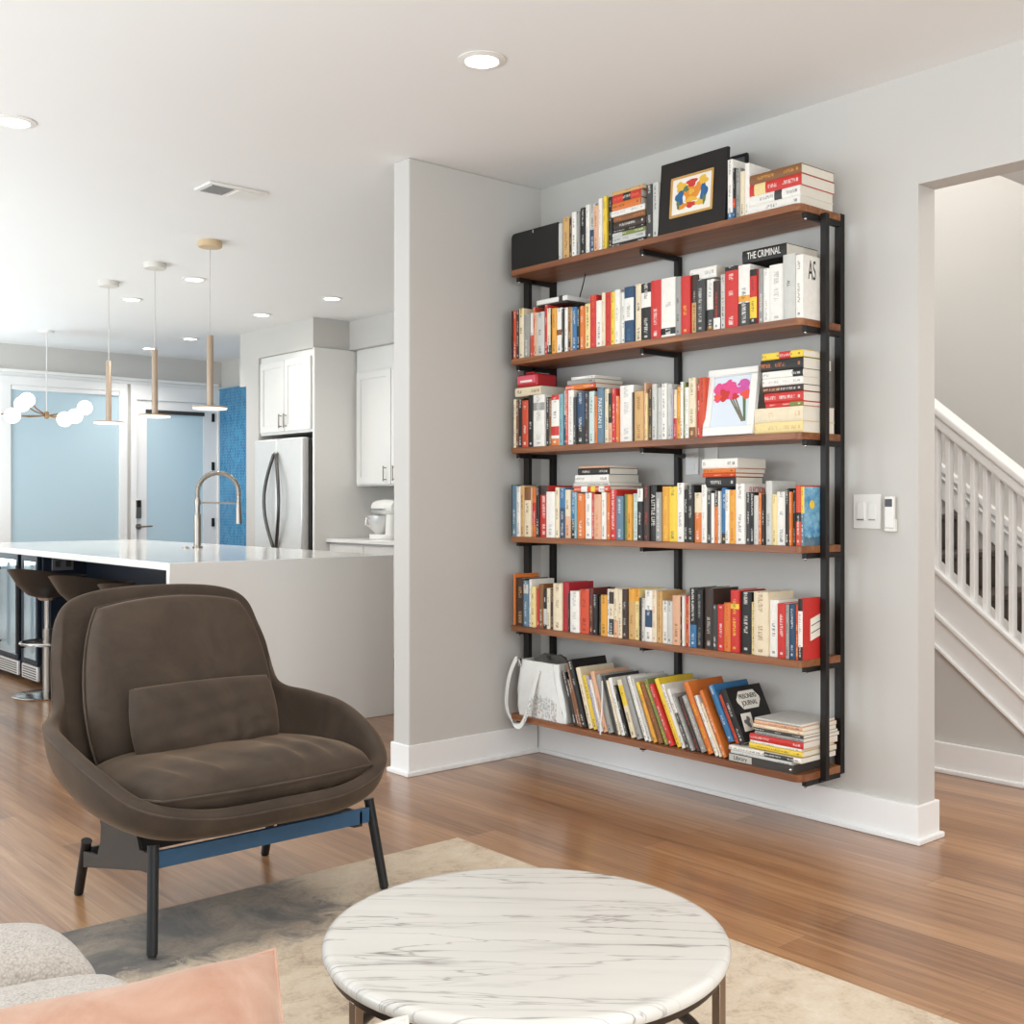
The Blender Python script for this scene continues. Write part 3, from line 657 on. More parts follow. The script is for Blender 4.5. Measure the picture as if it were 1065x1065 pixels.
vn = thing('ceiling_vent', (2.58, 5.08, ZC), 'white rectangular air vent with grey grille in the ceiling', 'vent')
MB().box(2.425, 4.99, ZC-.012, 2.735, 5.165, ZC-.0005).build('plate', M['white'], vn, bevel=.004)
m = MB()
for i in range(9): m.box(2.45+i*.013, 5.012, ZC-.016, 2.457+i*.013, 5.143, ZC-.011)
m.build('grille', M['vent_grey'], vn)
m = MB(); m.box(2.585, 5.012, ZC-.016, 2.715, 5.143, ZC-.011); m.build('blank_panel', M['white'], vn, bevel=.003)
BOOKS = [
('stand',3.4510,3.6710,2.2884,0.000,0.0206,0.1650,0.114,'LK','','','light grey book with black lettering, corner end of top shelf row','books standing on the top shelf'),
('stand',3.4580,3.6498,2.2884,0.000,0.0438,0.1874,0.132,'TB','','','thick tan book with dark brown lettering, between light grey and dark brown, top shelf','books standing on the top shelf'),
('stand',3.4540,3.6054,2.2884,0.000,0.0214,0.1760,0.113,'BT','','','dark brown book with tan lettering, between tan and white, top shelf','books standing on the top shelf'),
('stand',3.4480,3.5834,2.2884,0.000,0.0291,0.1967,0.138,'WK','','','white book with black lettering, between dark brown and grey, top shelf','books standing on the top shelf'),
('stand',3.4480,3.5537,2.2884,0.000,0.0181,0.1950,0.135,'GK','','','grey book with black lettering, between white and black, top shelf','books standing on the top shelf'),
('stand',3.4540,3.5350,2.2884,0.000,0.0328,0.2067,0.134,'KL','','','black book with light grey lettering, between grey and white, top shelf','books standing on the top shelf'),
('stand',3.4540,3.5016,2.2884,0.000,0.0213,0.2149,0.152,'WG','','','white book with grey lettering, between black and light grey, top shelf','books standing on the top shelf'),
('stand',3.4580,3.4797,2.2884,0.000,0.0328,0.2123,0.145,'LK','N0-48','','light grey book with navy lower part, between white and salmon, top shelf','books standing on the top shelf'),
('stand',3.4480,3.4463,2.2884,0.000,0.0273,0.1979,0.131,'SK','','','salmon book with black lettering, between light grey and white, top shelf','books standing on the top shelf'),
('stand',3.4480,3.4184,2.2884,0.000,0.0207,0.2235,0.150,'WG','','','white book with grey lettering, between salmon and cream, top shelf','books standing on the top shelf'),
('stand',3.4540,3.3971,2.2884,0.000,0.0086,0.2228,0.159,'CK','','','slim cream book with black lettering, between white and yellow, top shelf','books standing on the top shelf'),
('stand',3.4480,3.3879,2.2884,0.000,0.0183,0.2273,0.148,'YK','','','yellow book with black lettering, between cream and black, top shelf','books standing on the top shelf'),
('stand',3.4580,3.3690,2.2884,0.000,0.0255,0.2215,0.144,'KL','','','black book with light grey lettering, between yellow and charcoal, top shelf','books standing on the top shelf'),
('stand',3.4480,3.1416,2.2884,0.000,0.0342,0.2232,0.151,'DW','','','charcoal book with white lettering, between black and light grey, top shelf','books standing on the top shelf'),
('stand',3.4480,3.1069,2.2884,0.000,0.0291,0.2241,0.143,'LK','','','light grey book with black lettering, between charcoal and white, top shelf','books standing on the top shelf'),
('stand',3.4480,2.7250,2.2884,0.000,0.0241,0.2308,0.152,'WK','U0-12','','white book with blue lower part, between light grey and black, top shelf','books standing on the top shelf'),
('stand',3.4480,2.7003,2.2884,0.000,0.0112,0.1945,0.139,'KW','N0-22 V22-40','','slim black book with navy lower part, between white and grey, top shelf','books standing on the top shelf'),
('stand',3.4510,2.6885,2.2884,0.000,0.0225,0.1898,0.135,'GK','','','grey book with black lettering, between black and cream, top shelf','books standing on the top shelf'),
('stand',3.4480,2.6654,2.2884,0.000,0.0209,0.1725,0.115,'CK','','','cream book with black lettering, between grey and white, top shelf','books standing on the top shelf'),
('stand',3.4480,2.6439,2.2884,0.000,0.0203,0.1982,0.135,'WG','','','white book with grey lettering, open end of top shelf row','books standing on the top shelf'),
('stand',3.4480,3.9845,1.8764,0.000,0.0008,0.2285,0.150,'DW','','','slim charcoal book with white lettering, corner end of second shelf row','books standing on the second shelf'),
('stand',3.4540,3.9831,1.8764,0.000,0.0253,0.2299,0.165,'VW','','','orange-red book with white lettering, between charcoal and dark brown, second shelf','books standing on the second shelf'),
('stand',3.4510,3.9572,1.8764,0.000,0.0231,0.2285,0.152,'BW','','','dark brown book with white lettering, between orange-red and cream, second shelf','books standing on the second shelf'),
('stand',3.4480,3.9334,1.8764,0.000,0.0310,0.2312,0.156,'CK','P84-100','','cream book with pale yellow top band, between dark brown and grey, second shelf','books standing on the second shelf'),
('stand',3.4510,3.9018,1.8764,0.000,0.0347,0.2003,0.132,'GW','','','grey book with white lettering, between cream and white, second shelf','books standing on the second shelf'),
('stand',3.4580,3.8666,1.8764,0.000,0.0186,0.2039,0.135,'WK','V0-50','','white book with orange-red lower part, between grey and orange-red, second shelf','books standing on the second shelf'),
('stand',3.4580,3.8474,1.8764,0.000,0.0145,0.2277,0.156,'VW','','','orange-red book with white lettering, between white and salmon, second shelf','books standing on the second shelf'),
('stand',3.4510,3.8323,1.8764,0.000,0.0151,0.2015,0.140,'SK','','','salmon book with black lettering, between orange-red and light grey, second shelf','books standing on the second shelf'),
('stand',3.4510,3.8166,1.8764,0.000,0.0512,0.1994,0.129,'LK','','','thick light grey book with black lettering, between salmon and red, second shelf','books standing on the second shelf'),
('stand',3.4540,3.7648,1.8764,0.000,0.0212,0.2272,0.160,'RW','','','red book with white lettering, between light grey and cream, second shelf','books standing on the second shelf'),
('stand',3.4480,3.7430,1.8764,0.000,0.0236,0.2082,0.145,'CK','K0-20','','cream book with black lower part, between red and black, second shelf','books standing on the second shelf'),
('stand',3.4480,3.7188,1.8764,0.000,0.0070,0.2048,0.139,'KW','','','slim black book with white lettering, between cream and amber, second shelf','books standing on the second shelf'),
('stand',3.4480,3.7112,1.8764,0.000,0.0290,0.2046,0.132,'AB','','','amber book with dark brown lettering, between black and white, second shelf','books standing on the second shelf'),
('stand',3.4510,3.6816,1.8764,0.000,0.0337,0.2013,0.144,'WK','H40-52','','white book with brown label, between amber and charcoal, second shelf','books standing on the second shelf'),
('stand',3.4480,3.6473,1.8764,0.000,0.0118,0.1952,0.138,'DW','','','slim charcoal book with white lettering, between white and white, second shelf','books standing on the second shelf'),
('stand',3.4540,3.6349,1.8764,0.000,0.0191,0.1983,0.136,'WK','','','white book with black lettering, between charcoal and brown, second shelf','books standing on the second shelf'),
('stand',3.4580,3.6152,1.8764,0.000,0.0172,0.1992,0.133,'HP','K10-30','','brown book with black label, between white and tan, second shelf','books standing on the second shelf'),
('stand',3.4540,3.5974,1.8764,0.000,0.0171,0.1947,0.138,'TK','','','tan book with black lettering, between brown and blue, second shelf','books standing on the second shelf'),
('stand',3.4480,3.5797,1.8764,0.000,0.0278,0.1922,0.124,'UW','','','blue book with white lettering, between tan and black, second shelf','books standing on the second shelf'),
('stand',3.4480,3.5513,1.8764,0.000,0.0192,0.1865,0.129,'KW','','','black book with white lettering, between blue and orange, second shelf','books standing on the second shelf'),
('stand',3.4480,3.5314,1.8764,0.000,0.0251,0.1902,0.124,'OW','','','orange book with white lettering, between black and pale yellow, second shelf','books standing on the second shelf'),
('stand',3.4540,3.5058,1.8764,0.000,0.0337,0.1975,0.141,'PB','','','pale yellow book with dark brown lettering, between orange and red, second shelf','books standing on the second shelf'),
('stand',3.4510,3.4715,1.8764,0.000,0.0362,0.2296,0.153,'RO','','','thick red book with orange lettering, between pale yellow and white, second shelf','books standing on the second shelf'),
('stand',3.4510,3.4346,1.8764,0.000,0.0352,0.2007,0.143,'WK','','','white book with black lettering, between red and cream, second shelf','books standing on the second shelf'),
('stand',3.4480,3.3988,1.8764,0.000,0.0200,0.2301,0.162,'CO','','','cream book with orange lettering, between white and red, second shelf','books standing on the second shelf'),
('stand',3.4510,3.3782,1.8764,0.000,0.0335,0.2283,0.157,'RM','','','red book with maroon lettering, between cream and yellow, second shelf','books standing on the second shelf'),
('stand',3.4480,3.3441,1.8764,0.000,0.0219,0.2243,0.159,'YK','','','yellow book with black lettering, between red and white, second shelf','books standing on the second shelf'),
('stand',3.4480,3.3215,1.8764,0.000,0.0285,0.2312,0.156,'WG','','','white book with grey lettering, between yellow and white, second shelf','books standing on the second shelf'),
('stand',3.4580,3.2925,1.8764,0.000,0.0254,0.2184,0.143,'WK','','','white book with black lettering, between white and navy, second shelf','books standing on the second shelf'),
('stand',3.4480,3.2665,1.8764,0.000,0.0530,0.2340,0.161,'NU','W40-80','','thick navy book with white label, between white and cream, second shelf','books standing on the second shelf'),
('stand',3.4580,3.2129,1.8764,0.000,0.0387,0.2396,0.160,'CK','','','thick cream book with black lettering, between navy and black, second shelf','books standing on the second shelf'),
('stand',3.4510,3.1736,1.8764,0.000,0.0551,0.2346,0.152,'KW','W58-84','','thick black book with white label, between cream and red, second shelf','books standing on the second shelf'),
('stand',3.4480,3.1179,1.8764,0.000,0.0525,0.2387,0.159,'RW','','','thick red book with white lettering, between black and white, second shelf','books standing on the second shelf'),
('stand',3.4510,3.0648,1.8764,0.000,0.0774,0.2390,0.165,'WK','K5-16','','thick white book with black lower part, between red and grey, second shelf','books standing on the second shelf'),
('stand',3.4480,2.9868,1.8764,0.000,0.0289,0.2355,0.170,'GK','','','grey book with black lettering, between white and red, second shelf','books standing on the second shelf'),
('stand',3.4480,2.9572,1.8764,0.000,0.0454,0.2317,0.162,'RY','','','thick red book with yellow lettering, between grey and dark brown, second shelf','books standing on the second shelf'),
('stand',3.4580,2.9113,1.8764,0.000,0.0301,0.2323,0.167,'BL','T0-53','','dark brown book with tan lower part, between red and charcoal, second shelf','books standing on the second shelf'),
('stand',3.4480,2.8805,1.8764,0.000,0.0442,0.2074,0.148,'DL','','','thick charcoal book with light grey lettering, between dark brown and white, second shelf','books standing on the second shelf'),
('stand',3.4580,2.8357,1.8764,0.000,0.0379,0.2027,0.134,'WG','D10-42 H0-10','','thick white book with charcoal label, between charcoal and dark brown, second shelf','books standing on the second shelf'),
('stand',3.4510,2.7973,1.8764,0.000,0.0327,0.1910,0.127,'BR','W0-25','','dark brown book with white lower part, between white and light grey, second shelf','books standing on the second shelf'),
('stand',3.4540,2.7639,1.8764,0.000,0.0249,0.2117,0.143,'LK','','','light grey book with black lettering, between dark brown and red, second shelf','books standing on the second shelf'),
('stand',3.4480,2.7384,1.8764,0.000,0.0611,0.2351,0.153,'RW','K93-100','','thick red book with black top band, between light grey and white, second shelf','books standing on the second shelf'),
('stand',3.4510,2.6767,1.8764,0.000,0.0545,0.2316,0.163,'WK','D0-38 A40-50','','thick white book with charcoal lower part, between red and red, second shelf','books standing on the second shelf'),
('stand',3.4480,2.6216,1.8764,0.000,0.0316,0.2071,0.146,'RK','Y12-50 K0-12 K88-100','','red book with yellow label, between white and grey, second shelf','books standing on the second shelf'),
('stand',3.4580,2.5894,1.8764,0.000,0.0260,0.2071,0.149,'GW','','','grey book with white lettering, between red and white, second shelf','books standing on the second shelf'),
('stand',3.4540,2.5628,1.8764,0.000,0.0258,0.2029,0.145,'WG','','','white book with grey lettering, between grey and white, second shelf','books standing on the second shelf'),
('stand',3.4540,2.5364,1.8764,0.000,0.0640,0.2106,0.137,'WG','','','thick white book with grey lettering, between white and light grey, second shelf','books standing on the second shelf'),
('stand',3.4480,2.4718,1.8764,0.000,0.0514,0.2377,0.159,'LK','','ALL','thick light grey book titled ALL, between white and white, second shelf','books standing on the second shelf'),
('stand',3.4510,2.4198,1.8764,0.000,0.0317,0.2292,0.162,'WK','','@AS','white book with black AS on its cover, open end of second shelf row','books standing on the second shelf'),
('stand',3.4580,3.9845,1.4654,0.000,0.0172,0.2267,0.148,'CK','','','cream book with black lettering, corner end of third shelf row','books standing on the third shelf'),
('stand',3.4580,3.9667,1.4654,0.000,0.0205,0.2207,0.156,'HW','','','brown book with white lettering, between cream and black, third shelf','books standing on the third shelf'),
('stand',3.4540,3.9456,1.4654,0.000,0.0298,0.2256,0.153,'KW','','','black book with white lettering, between brown and orange-red, third shelf','books standing on the third shelf'),
('stand',3.4510,3.9152,1.4654,0.000,0.0401,0.2164,0.150,'VW','','','thick orange-red book with white lettering, between black and black, third shelf','books standing on the third shelf'),
('stand',3.4510,3.8745,1.4654,0.000,0.0383,0.2379,0.161,'KW','','','thick black book with white lettering, between orange-red and white, third shelf','books standing on the third shelf'),
('stand',3.4480,3.8356,1.4654,0.000,0.0753,0.2351,0.159,'WG','G70-85','','thick white book with grey label, between black and black, third shelf','books standing on the third shelf'),
('stand',3.4580,3.7596,1.4654,0.000,0.0218,0.2216,0.144,'KW','','','black book with white lettering, between white and brown, third shelf','books standing on the third shelf'),
('stand',3.4540,3.7372,1.4654,0.000,0.0216,0.2157,0.155,'HL','','','brown book with light grey lettering, between black and white, third shelf','books standing on the third shelf'),
('stand',3.4480,3.7150,1.4654,0.000,0.0503,0.2273,0.161,'WK','R90-100 R20-38 O0-14','','thick white book with red top band, between brown and teal, third shelf','books standing on the third shelf'),
('stand',3.4510,3.6641,1.4654,0.000,0.0218,0.2285,0.148,'EK','','','teal book with black lettering, between white and light grey, third shelf','books standing on the third shelf'),
('stand',3.4580,3.6417,1.4654,0.000,0.0161,0.2432,0.166,'LK','N0-55','','light grey book with navy lower part, between teal and orange-red, third shelf','books standing on the third shelf'),
('stand',3.4510,3.6250,1.4654,0.000,0.0154,0.2429,0.172,'VW','','','orange-red book with white lettering, between light grey and white, third shelf','books standing on the third shelf'),
('stand',3.4510,3.6090,1.4654,0.000,0.0348,0.2409,0.155,'WG','','','white book with grey lettering, between orange-red and charcoal, third shelf','books standing on the third shelf'),
('stand',3.4480,3.5737,1.4654,0.000,0.0188,0.2085,0.145,'DL','','','charcoal book with light grey lettering, between white and navy, third shelf','books standing on the third shelf'),
('stand',3.4510,3.5543,1.4654,0.000,0.0473,0.2250,0.158,'NW','K0-35','','thick navy book with black lower part, between charcoal and dark brown, third shelf','books standing on the third shelf'),
('stand',3.4510,3.5064,1.4654,0.000,0.0278,0.2214,0.152,'BQ','','','dark brown book with lilac lettering, between navy and mint, third shelf','books standing on the third shelf'),
('stand',3.4510,3.4780,1.4654,0.000,0.0316,0.2262,0.160,'FK','','','mint book with black lettering, between dark brown and orange, third shelf','books standing on the third shelf'),
('stand',3.4510,3.4457,1.4654,0.000,0.0169,0.2037,0.143,'OK','','','orange book with black lettering, between mint and slate blue, third shelf','books standing on the third shelf'),
('stand',3.4510,3.4282,1.4654,0.000,0.0375,0.2358,0.169,'ZW','','PAKISTAN II','thick slate blue book titled PAKISTAN II, between orange and cream, third shelf','books standing on the third shelf'),
('stand',3.4580,3.3902,1.4654,0.000,0.0245,0.2305,0.160,'CK','','','cream book with black lettering, between slate blue and black, third shelf','books standing on the third shelf'),
('stand',3.4540,3.3651,1.4654,0.000,0.0232,0.2099,0.149,'KY','S0-40','','black book with salmon lower part, between cream and red, third shelf','books standing on the third shelf'),
('stand',3.4510,3.3412,1.4654,0.000,0.0230,0.2285,0.156,'RW','','','red book with white lettering, between black and orange, third shelf','books standing on the third shelf'),
('stand',3.4510,3.3176,1.4654,0.000,0.0162,0.1946,0.130,'OW','','','orange book with white lettering, between red and white, third shelf','books standing on the third shelf'),
('stand',3.4580,3.3008,1.4654,0.000,0.0754,0.2367,0.160,'WG','','','thick white book with grey lettering, between orange and dark brown, third shelf','books standing on the third shelf'),
('stand',3.4510,3.2248,1.4654,0.000,0.0130,0.2040,0.141,'BH','','','dark brown book with brown lettering, between white and tan, third shelf','books standing on the third shelf'),  # shadowed gap between neighbours, painted as a dark brown spine
('stand',3.4510,3.2113,1.4654,0.000,0.0504,0.2056,0.137,'TH','','','thick tan book with brown lettering, between dark brown and salmon, third shelf','books standing on the third shelf'),
('stand',3.4540,3.1602,1.4654,0.000,0.0106,0.2388,0.167,'SK','','','slim salmon book with black lettering, between tan and pale yellow, third shelf','books standing on the third shelf'),
('stand',3.4480,3.1491,1.4654,0.000,0.0121,0.1945,0.130,'PH','','','slim pale yellow book with brown lettering, between salmon and dark brown, third shelf','books standing on the third shelf'),
('stand',3.4540,3.1364,1.4654,0.000,0.0221,0.2109,0.150,'BT','','','dark brown book with tan lettering, between pale yellow and light grey, third shelf','books standing on the third shelf'),
('stand',3.4510,3.1137,1.4654,0.000,0.0240,0.2291,0.164,'LK','','','light grey book with black lettering, between dark brown and light grey, third shelf','books standing on the third shelf'),
('stand',3.4580,3.0891,1.4654,0.000,0.0299,0.2136,0.146,'LG','','','light grey book with grey lettering, between light grey and white, third shelf','books standing on the third shelf'),
('stand',3.4480,3.0586,1.4654,0.000,0.0256,0.2262,0.162,'WK','','','white book with black lettering, between light grey and light grey, third shelf','books standing on the third shelf'),
('stand',3.4540,3.0324,1.4654,0.000,0.0213,0.2223,0.157,'LK','','','light grey book with black lettering, between white and lilac, third shelf','books standing on the third shelf'),
('stand',3.4480,3.0105,1.4654,0.000,0.0100,0.2037,0.135,'QK','','','slim lilac book with black lettering, between light grey and cream, third shelf','books standing on the third shelf'),
('stand',3.4540,2.9999,1.4654,0.000,0.0145,0.1988,0.139,'CK','R0-42','','cream book with red lower part, between lilac and amber, third shelf','books standing on the third shelf'),
('stand',3.4580,2.9848,1.4654,0.000,0.0184,0.2090,0.137,'AB','','','amber book with dark brown lettering, between cream and white, third shelf','books standing on the third shelf'),
('stand',3.4540,2.9657,1.4654,0.000,0.0144,0.2257,0.154,'WK','','','white book with black lettering, between amber and olive, third shelf','books standing on the third shelf'),
('stand',3.4580,2.9508,1.4654,0.000,0.0108,0.2239,0.149,'JW','','','slim olive book with white lettering, between white and white, third shelf','books standing on the third shelf'),
('stand',3.4510,2.9394,1.4654,0.000,0.0211,0.2024,0.142,'WG','','','white book with grey lettering, between olive and cream, third shelf','books standing on the third shelf'),
('stand',3.4480,2.9177,1.4654,0.000,0.0341,0.2373,0.166,'CK','H0-18','','cream book with brown lower part, between white and red, third shelf','books standing on the third shelf'),
('stand',3.4580,2.8830,1.4654,0.000,0.0188,0.2109,0.138,'RW','','','red book with white lettering, between cream and orange-red, third shelf','books standing on the third shelf'),
('stand',3.4480,2.8636,1.4654,0.000,0.0292,0.2345,0.158,'VM','','','orange-red book with maroon lettering, open end of third shelf row','books standing on the third shelf'),
('stand',3.4480,3.9845,1.0544,0.000,0.0008,0.2400,0.158,'DW','','','slim charcoal book with white lettering, corner end of fourth shelf row','books standing on the fourth shelf'),
('stand',3.4480,3.9831,1.0544,0.000,0.0314,0.2374,0.164,'ZW','','','slate blue book with white lettering, between charcoal and white, fourth shelf','books standing on the fourth shelf'),
('stand',3.4480,3.9510,1.0544,0.000,0.0264,0.2317,0.167,'WK','','','white book with black lettering, between slate blue and tan, fourth shelf','books standing on the fourth shelf'),
('stand',3.4480,3.9240,1.0544,0.000,0.0262,0.2350,0.154,'TB','','','tan book with dark brown lettering, between white and cream, fourth shelf','books standing on the fourth shelf'),
('stand',3.4480,3.8972,1.0544,0.000,0.0439,0.2266,0.147,'CK','H74-100','','thick cream book with brown top band, between tan and orange, fourth shelf','books standing on the fourth shelf'),
('stand',3.4580,3.8527,1.0544,0.000,0.0276,0.2240,0.152,'OR','R25-70','','orange book with red label, between cream and black, fourth shelf','books standing on the fourth shelf'),
('stand',3.4540,3.8244,1.0544,0.000,0.0235,0.2325,0.149,'KW','','','black book with white lettering, between orange and red, fourth shelf','books standing on the fourth shelf'),
('stand',3.4580,3.8003,1.0544,0.000,0.0516,0.2343,0.157,'RW','B82-100','','thick red book with dark brown top band, between black and white, fourth shelf','books standing on the fourth shelf'),
('stand',3.4480,3.7481,1.0544,0.000,0.0552,0.2056,0.133,'WG','','','thick white book with grey lettering, between red and cream, fourth shelf','books standing on the fourth shelf'),
('stand',3.4510,3.6923,1.0544,0.000,0.0263,0.2246,0.148,'CK','','','cream book with black lettering, between white and blue, fourth shelf','books standing on the fourth shelf'),
('stand',3.4540,3.6653,1.0544,0.000,0.0335,0.2217,0.142,'UW','N0-60','','blue book with navy label, between cream and cream, fourth shelf','books standing on the fourth shelf'),
('stand',3.4540,3.6312,1.0544,0.000,0.0332,0.2137,0.153,'CK','S0-45','','cream book with salmon lower part, between blue and blue, fourth shelf','books standing on the fourth shelf'),
('stand',3.4580,3.5974,1.0544,0.000,0.0304,0.2025,0.144,'UW','K0-40','','blue book with black lower part, between cream and teal, fourth shelf','books standing on the fourth shelf'),
('stand',3.4480,3.5664,1.0544,0.000,0.0145,0.2023,0.136,'EW','','','teal book with white lettering, between blue and orange, fourth shelf','books standing on the fourth shelf'),
('stand',3.4510,3.5513,1.0544,0.000,0.0419,0.1962,0.134,'OW','','','thick orange book with white lettering, between teal and white, fourth shelf','books standing on the fourth shelf'),
('stand',3.4580,3.5088,1.0544,0.000,0.0390,0.1997,0.129,'WK','','','thick white book with black lettering, between orange and red, fourth shelf','books standing on the fourth shelf'),
('stand',3.4580,3.4691,1.0544,0.000,0.0205,0.1995,0.136,'RW','','','red book with white lettering, between white and salmon, fourth shelf','books standing on the fourth shelf'),
('stand',3.4510,3.4480,1.0544,0.000,0.0406,0.1923,0.128,'SO','','','thick salmon book with orange lettering, between red and white, fourth shelf','books standing on the fourth shelf'),
('stand',3.4540,3.4068,1.0544,0.000,0.0275,0.2011,0.142,'WK','','','white book with black lettering, between salmon and orange, fourth shelf','books standing on the fourth shelf'),
('stand',3.4580,3.3787,1.0544,0.000,0.0250,0.1989,0.134,'OW','','','orange book with white lettering, between white and red, fourth shelf','books standing on the fourth shelf'),
('stand',3.4510,3.3531,1.0544,0.000,0.0394,0.2129,0.147,'RW','','','thick red book with white lettering, between orange and slate blue, fourth shelf','books standing on the fourth shelf'),
('stand',3.4480,3.3131,1.0544,0.000,0.0389,0.1843,0.125,'ZW','','','thick slate blue book with white lettering, between red and olive, fourth shelf','books standing on the fourth shelf'),
('stand',3.4580,3.2736,1.0544,0.000,0.0236,0.1914,0.132,'JO','','','olive book with orange lettering, between slate blue and amber, fourth shelf','books standing on the fourth shelf'),
('stand',3.4480,3.2494,1.0544,0.000,0.0240,0.1912,0.130,'AK','','','amber book with black lettering, between olive and mint, fourth shelf','books standing on the fourth shelf'),
('stand',3.4580,3.2248,1.0544,0.000,0.0313,0.1943,0.139,'FG','','','mint book with grey lettering, between amber and black, fourth shelf','books standing on the fourth shelf'),
('stand',3.4480,3.1929,1.0544,0.000,0.0305,0.2155,0.139,'KW','W75-100','','black book with white top band, between mint and dark brown, fourth shelf','books standing on the fourth shelf'),
('stand',3.4510,3.1618,1.0544,0.000,0.0323,0.2258,0.151,'BR','','','dark brown book with red lettering, between black and black, fourth shelf','books standing on the fourth shelf'),
('stand',3.4580,3.1290,1.0544,0.000,0.0340,0.2290,0.157,'KW','','A LITTLE LIFE','black book titled A LITTLE LIFE, between dark brown and grey, fourth shelf','books standing on the fourth shelf'),
('stand',3.4510,3.0943,1.0544,0.000,0.0295,0.1989,0.136,'GW','','','grey book with white lettering, between black and amber, fourth shelf','books standing on the fourth shelf'),
('stand',3.4580,3.0642,1.0544,0.000,0.0384,0.2220,0.153,'AY','','','thick amber book with yellow lettering, between grey and yellow, fourth shelf','books standing on the fourth shelf'),
('stand',3.4540,3.0253,1.0544,0.000,0.0424,0.2215,0.148,'YB','','','thick yellow book with dark brown lettering, between amber and white, fourth shelf','books standing on the fourth shelf'),
('stand',3.4540,2.9823,1.0544,0.000,0.0349,0.2352,0.169,'WK','','','white book with black lettering, between yellow and black, fourth shelf','books standing on the fourth shelf'),
('stand',3.4540,2.9468,1.0544,0.000,0.0207,0.2074,0.138,'KW','','','black book with white lettering, between white and black, fourth shelf','books standing on the fourth shelf'),
('stand',3.4480,2.9255,1.0544,0.000,0.0347,0.2265,0.152,'KL','','','black book with light grey lettering, between black and cream, fourth shelf','books standing on the fourth shelf'),
('stand',3.4510,2.8902,1.0544,0.000,0.0343,0.1956,0.134,'CK','O0-60','','cream book with orange label, between black and white, fourth shelf','books standing on the fourth shelf'),
('stand',3.4510,2.8554,1.0544,0.000,0.0257,0.2272,0.159,'WG','','','white book with grey lettering, between cream and charcoal, fourth shelf','books standing on the fourth shelf'),
('stand',3.4540,2.8290,1.0544,0.000,0.0203,0.2027,0.138,'DW','','','charcoal book with white lettering, between white and white, fourth shelf','books standing on the fourth shelf'),
('stand',3.4510,2.8081,1.0544,0.000,0.0164,0.1932,0.124,'WK','','','white book with black lettering, between charcoal and orange, fourth shelf','books standing on the fourth shelf'),
('stand',3.4510,2.7911,1.0544,0.000,0.0191,0.2024,0.137,'OK','K70-100','','orange book with black top band, between white and white, fourth shelf','books standing on the fourth shelf'),
('stand',3.4480,2.7714,1.0544,0.000,0.0092,0.2004,0.131,'WK','','','slim white book with black lettering, between orange and blue, fourth shelf','books standing on the fourth shelf'),
('stand',3.4580,2.7616,1.0544,0.000,0.0249,0.2136,0.139,'UW','B0-18','','blue book with dark brown lower part, between white and white, fourth shelf','books standing on the fourth shelf'),
('stand',3.4480,2.7361,1.0544,0.000,0.0192,0.2056,0.147,'WK','','','white book with black lettering, between blue and amber, fourth shelf','books standing on the fourth shelf'),
('stand',3.4480,2.7163,1.0544,0.000,0.0291,0.2054,0.136,'AR','','','amber book with red lettering, between white and white, fourth shelf','books standing on the fourth shelf'),
('stand',3.4480,2.6867,1.0544,0.000,0.0408,0.2287,0.162,'WK','','@ELECTION','thick white book with ELECTION on its cover, between amber and charcoal, fourth shelf','books standing on the fourth shelf'),
('stand',3.4580,2.6452,1.0544,0.000,0.0199,0.1958,0.133,'DW','','','charcoal book with white lettering, between white and black, fourth shelf','books standing on the fourth shelf'),
('stand',3.4540,2.6247,1.0544,0.000,0.0219,0.1920,0.127,'KW','','','black book with white lettering, between charcoal and light grey, fourth shelf','books standing on the fourth shelf'),
('stand',3.4480,2.6022,1.0544,0.000,0.0213,0.1833,0.129,'LG','','','light grey book with grey lettering, between black and orange, fourth shelf','books standing on the fourth shelf'),
('stand',3.4480,2.5802,1.0544,0.000,0.0116,0.1932,0.131,'OW','','','slim orange book with white lettering, between light grey and black, fourth shelf','books standing on the fourth shelf'),
('stand',3.4510,2.5680,1.0544,0.000,0.0120,0.1881,0.131,'KW','','','slim black book with white lettering, between orange and light grey, fourth shelf','books standing on the fourth shelf'),
('stand',3.4580,2.5554,1.0544,0.000,0.0278,0.2371,0.157,'LK','','','light grey book with black lettering, between black and pale yellow, fourth shelf','books standing on the fourth shelf'),
('stand',3.4580,2.5270,1.0544,0.000,0.0207,0.1868,0.134,'PH','','','pale yellow book with brown lettering, between light grey and white, fourth shelf','books standing on the fourth shelf'),
('stand',3.4580,2.5056,1.0544,0.000,0.0429,0.1965,0.136,'WK','','','thick white book with black lettering, between pale yellow and black, fourth shelf','books standing on the fourth shelf'),
('stand',3.4480,2.4622,1.0544,0.000,0.0161,0.2085,0.148,'KW','','','black book with white lettering, between white and orange, fourth shelf','books standing on the fourth shelf'),
('stand',3.4480,2.4455,1.0544,0.000,0.0106,0.1961,0.126,'OW','','','slim orange book with white lettering, between black and black, fourth shelf','books standing on the fourth shelf'),
('stand',3.4580,2.4343,1.0544,0.000,0.0102,0.2020,0.134,'KW','','','slim black book with white lettering, between orange and orange-red, fourth shelf','books standing on the fourth shelf'),
('stand',3.4580,2.4235,1.0544,0.000,0.0216,0.2196,0.153,'VW','K40-55','','orange-red book with black label, between black and yellow, fourth shelf','books standing on the fourth shelf'),
('stand',3.4580,2.4013,1.0544,0.000,0.0132,0.2135,0.142,'YK','Z0-55 @Z','@SKY','yellow book with sunny blue cover, open end of fourth shelf row','books standing on the fourth shelf'),
('stand',3.4510,3.9762,0.6424,0.000,0.0083,0.2368,0.152,'OH','','','slim orange book with brown lettering, corner end of fifth shelf row','books standing on the fifth shelf'),
